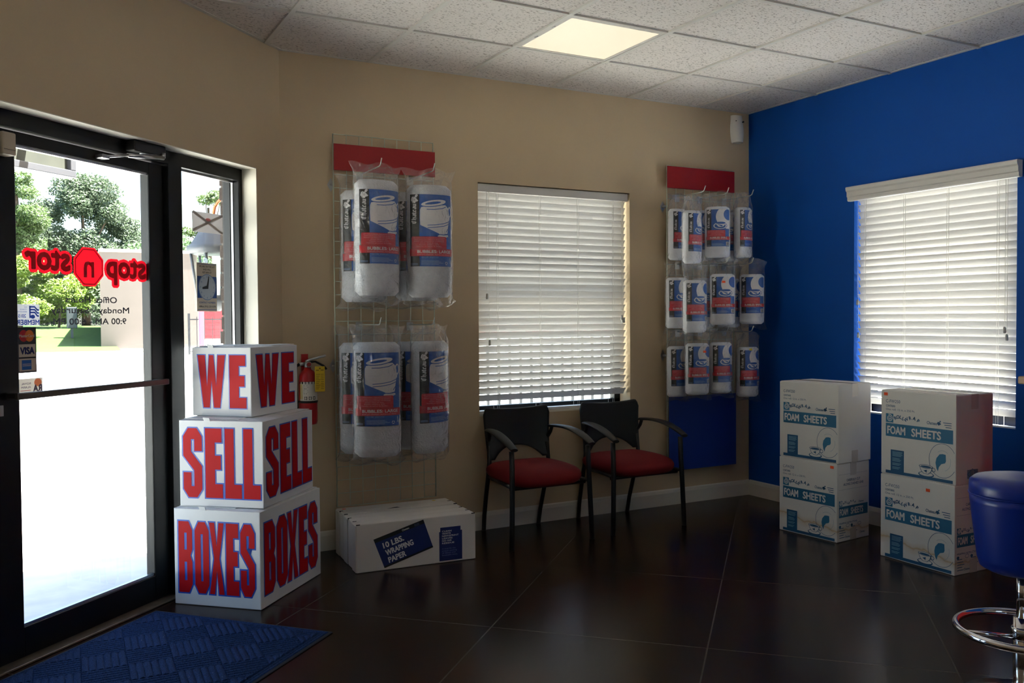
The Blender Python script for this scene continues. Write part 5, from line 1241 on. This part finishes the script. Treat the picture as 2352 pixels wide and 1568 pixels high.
# ================================================================== CHAIRS
m_plas = mat('black_chair_plastic', (13, 14, 15), .45, bump=.06, bscale=400, bdist=.0005); m_tubeb = mat('black_tube_steel', (12, 12, 13), .4); m_redf = mat('red_seat_fabric', (118, 7, 14), .85, noise=.12, nscale=120, bump=.3, bscale=500, bdist=.0008)
def chair(label, x):
    t = thing('waiting_chair', label, 'chair', (x, 0, 0), 0, 'waiting chairs')
    # seat cushion
    mb = MB(); K = 32; prof = [(0, .345), (.55, .345), (.86, .350), (.965, .368), (1.0, .392), (.985, .415), (.92, .432), (.75, .446), (.45, .453), (0, .455)]
    vs = []; fs = []
    def plan(a, q):
        sx_, sy_ = .252, .232; p = 5.0; c_, s_ = cos(a), sin(a)
        xx = sx_ * (abs(c_) ** (2 / p)) * (1 if c_ > 0 else -1); yy = sy_ * (abs(s_) ** (2 / p)) * (1 if s_ > 0 else -1)
        if yy < 0: yy -= .028 * (1 - (xx / sx_) ** 2)      # bowed front edge
        xx *= 1.0 - .05 * (yy > 0) * yy / sy_
        return xx * q, yy * q
    for q, z in prof:
        for k in range(K):
            X_, Y_ = plan(2 * pi * k / K, max(q, .001)); vs.append((X_, Y_ - .305, z - (.020 * max(0, -(Y_) / .25) ** 2) + .012 * (Y_ > .1) * 0))
    for i in range(len(prof) - 1):
        for k in range(K): k2 = (k + 1) % K; fs.append((i * K + k, i * K + k2, (i + 1) * K + k2, (i + 1) * K + k))
    mb.add(vs, fs, 0, True); mb.build('seat', m_redf, t, subsurf=1)
    MB().box(-.20, .20, -.47, -.14, .330, .350).build('seat_pan', m_plas, t, bevel=.006)
    # backrest: bowed shell with an arch cut into its foot
    mb = MB()
    def back(a, b):
        q = a * 2 - 1
        topz = .757 + .019 * abs(q) ** 2.2 - .050 * max(0, (abs(q) - .86) / .14) ** 2.2
        botz = .452 + .078 * max(0, 1 - (abs(q) / .80) ** 2.4)
        z = botz + (topz - botz) * b; wz = .214 + .020 * ((z - .45) / .32) ** 1.0
        return (q * wz, -.118 + .030 * ((z - .45) / .31) - .030 * abs(q) ** 2.2 + .012 * sin((z - .45) * 9), z)
    mb.grid(back, 40, 22); mb.build('backrest', m_plas, t, solid=.012, bevel=0)
    for s in (-1, 1):
        # front leg carries the arm, rear leg rises into the back
        mb = MB(); mb.tube([(s * .272, -.540, .001), (s * .268, -.538, .12), (s * .262, -.532, .30), (s * .258, -.525, .45), (s * .258, -.520, .560)], .0140, 12, flat=1.25); mb.build('leg', m_tubeb, t)
        mb = MB(); mb.tube([(s * .196, -.032, .001), (s * .200, -.050, .10), (s * .206, -.090, .24), (s * .210, -.128, .36), (s * .208, -.140, .44), (s * .204, -.128, .54)], .0135, 12); mb.build('leg', m_tubeb, t)
        mb = MB(); nA = 20
        def arm(a, b, s=s):
            k = a; y = -.155 - .405 * k; z = .642 + .022 * sin(pi * k * .55) - .092 * k ** 2.1; x_ = s * (.222 + .040 * k + .014 * sin(pi * k)); w = .020 + .016 * sin(pi * min(1, .12 + k * .80)); an = 2 * pi * b
            return (x_ + w * cos(an), y, z + .0095 * sin(an))
        mb.grid(lambda a, b: arm(b, a), 14, nA, 0, True, True)
        for e in (0, 1): mb.add([arm(e, k / 14) for k in range(14)], [tuple(range(14))])
        mb.tube([(s * .222, -.165, .640), (s * .214, -.158, .605), (s * .210, -.135, .575)], .011, 8); mb.build('armrest', m_plas, t)
        mb = MB(); mb.tube([(s * .258, -.515, .352), (s * .205, -.135, .352)], .011, 8); mb.build('side_rail', m_tubeb, t)
    mb = MB(); mb.tube([(-.255, -.49, .338), (.255, -.49, .338)], .010, 8); mb.build('cross_rail', m_tubeb, t)
    return t
chair('black chair with a red seat under the window, nearer the white boxes', -2.018)
chair('black chair with a red seat in front of the blue board, nearer the corner', -1.322)

# ================================================================== ENTRANCE MAT
def mat_rug():
    M = bpy.data.materials.new('ribbed_blue_carpet'); M.use_nodes = True; N = M.node_tree.nodes; L = M.node_tree.links
    P = N['Principled BSDF']; P.inputs['Roughness'].default_value = .95; P.inputs['Specular IOR Level'].default_value = .15
    g = N.new('ShaderNodeNewGeometry'); tc = N.new('ShaderNodeTexCoord')
    n = N.new('ShaderNodeTexNoise'); n.inputs['Scale'].default_value = 220; L.new(tc.outputs['Object'], n.inputs['Vector'])
    n2 = N.new('ShaderNodeTexVoronoi'); n2.inputs['Scale'].default_value = 26; L.new(tc.outputs['Object'], n2.inputs['Vector'])
    cr = N.new('ShaderNodeValToRGB'); e = cr.color_ramp.elements; e[0].position = .35; e[0].color = (*lin((17, 33, 64)), 1); e[1].position = .7; e[1].color = (*lin((34, 62, 108)), 1)
    L.new(n.outputs[0], cr.inputs[0])
    lt = N.new('ShaderNodeMath'); lt.operation = 'LESS_THAN'; lt.inputs[1].default_value = .035; L.new(n2.outputs[0], lt.inputs[0])
    mx = N.new('ShaderNodeMix'); mx.data_type = 'RGBA'; mx.inputs[7].default_value = (.32, .32, .30, 1); L.new(lt.outputs[0], mx.inputs[0]); L.new(cr.outputs[0], mx.inputs[6])
    L.new(mx.outputs[2], P.inputs['Base Color'])
    b = N.new('ShaderNodeBump'); b.inputs['Strength'].default_value = .6; b.inputs['Distance'].default_value = .002; L.new(n.outputs[0], b.inputs['Height']); L.new(b.outputs[0], P.inputs['Normal'])
    return M
MS0, MS1, MN0, MN1 = 1.00, 2.52, -.030, .880
c = lf((MS0 + MS1) / 2, (MN0 + MN1) / 2, 0); t = thing('entrance_mat', 'blue ribbed entrance mat with a woven block pattern on the floor inside the door', 'mat', tuple(c), 0)
lo2 = lambda s, n, z: lf(s, n, z) - c
mb = MB(); mb.bar(lo2, MS0, MS1, MN0, MN1, .0006, .005); mb.build('rubber_backing', mat('dark_rubber_edge', (20, 28, 40), .8), t, bevel=.002)
ns, nn = 760, 456; SQ = .160
def ruggeo(a, b):
    s = MS0 + .012 + (MS1 - MS0 - .024) * a; n = MN0 + .012 + (MN1 - MN0 - .024) * b
    w = lf(s, n, 0); x, y = w.x * cos(.03) - w.y * sin(.03), w.x * sin(.03) + w.y * cos(.03)
    ed = min(s - MS0, MS1 - s, n - MN0, MN1 - n)
    if ed < .045: z = .0075 + .0015 * sin(ed * 420)
    else:
        ix, iy = math.floor(x / SQ), math.floor(y / SQ); fx, fy = x / SQ - ix, y / SQ - iy
        if (ix + iy) % 2: q = abs(sin(pi * fx * 6)); z = .0058 + .0075 * q ** .5
        else: q = abs(sin(pi * fy * 7)); z = .0058 + .0065 * q ** .5
    return lo2(s, n, z)
mb = MB(); mb.grid(ruggeo, ns, nn); mb.keep = True; mb.build('carpet_face', mat_rug(), t)

# ================================================================== COUNTER AND STOOL AT THE RIGHT
m_chrome = mat('chrome', (232, 232, 236), .07, metal=1.0); m_vinyl = mat('blue_vinyl_upholstery', (16, 44, 140), .33, spec=.6, bump=.1, bscale=70, bdist=.002)
t = thing('service_counter', 'end of the tan-topped red service counter at the right edge', 'counter', (-.31, -4.15, 0))
MB().box(-.245, .305, -1.6, 1.66, .08, .995).build('counter_front', mat('red_laminate', (226, 26, 26), .4, noise=.05, nscale=2), t)
MB().box(-.21, .305, -1.6, 1.62, .001, .08).build('toe_kick', m_blk, t)
MB().box(-.300, .305, -1.6, 1.730, .995, 1.031).build('countertop', mat('tan_laminate', (206, 168, 132), .4, noise=.12, nscale=12), t, bevel=.006)
sx_, sy_ = -1.742, -3.150
t = thing('bar_stool', 'chrome bar stool with a blue drum seat beside the cartons', 'stool', (sx_, sy_, 0))
mb = MB(); mb.lathe([(.0, .455), (.105, .457), (.128, .470), (.137, .500), (.152, .62), (.160, .690), (.1625, .715)], 48); mb.build('seat_drum', m_vinyl, t)
mb = MB(); mb.lathe([(.1618, .714), (.1628, .722), (.1630, .742), (.160, .758), (.146, .770), (.10, .778), (.0, .781)], 48); mb.build('seat_cushion', m_vinyl, t)
mb = MB(); mb.tube([(.164 * cos(2 * pi * k / 48), .164 * sin(2 * pi * k / 48), .716) for k in range(48)], .0022, 6, closed=True); mb.build('piping', m_vinyl, t)
mb = MB(); mb.lathe([(.026, .02), (.026, .30)], 20); mb.lathe([(.017, .30), (.017, .456)], 20); mb.build('pole', m_chrome, t)
mb = MB(); mb.lathe([(.19, .001), (.195, .008), (.185, .018), (.11, .034), (.045, .052), (.028, .07)], 48); mb.build('base', m_chrome, t)
mb = MB(); mb.tube([(.20 * cos(2 * pi * k / 64), .20 * sin(2 * pi * k / 64), .255) for k in range(64)], .0125, 12, closed=True); mb.build('foot_ring', m_chrome, t)
for k in range(3):
    a = radians(150 + 120 * k); mb = MB(); mb.tube([(.022 * cos(a), .022 * sin(a), .235), (.195 * cos(a), .195 * sin(a), .252)], .007, 8); mb.build('spoke', m_chrome, t)
mb = MB(); mb.lathe([(.030, .225), (.034, .232), (.034, .262), (.030, .268)], 20); mb.build('ring_collar', m_chrome, t)
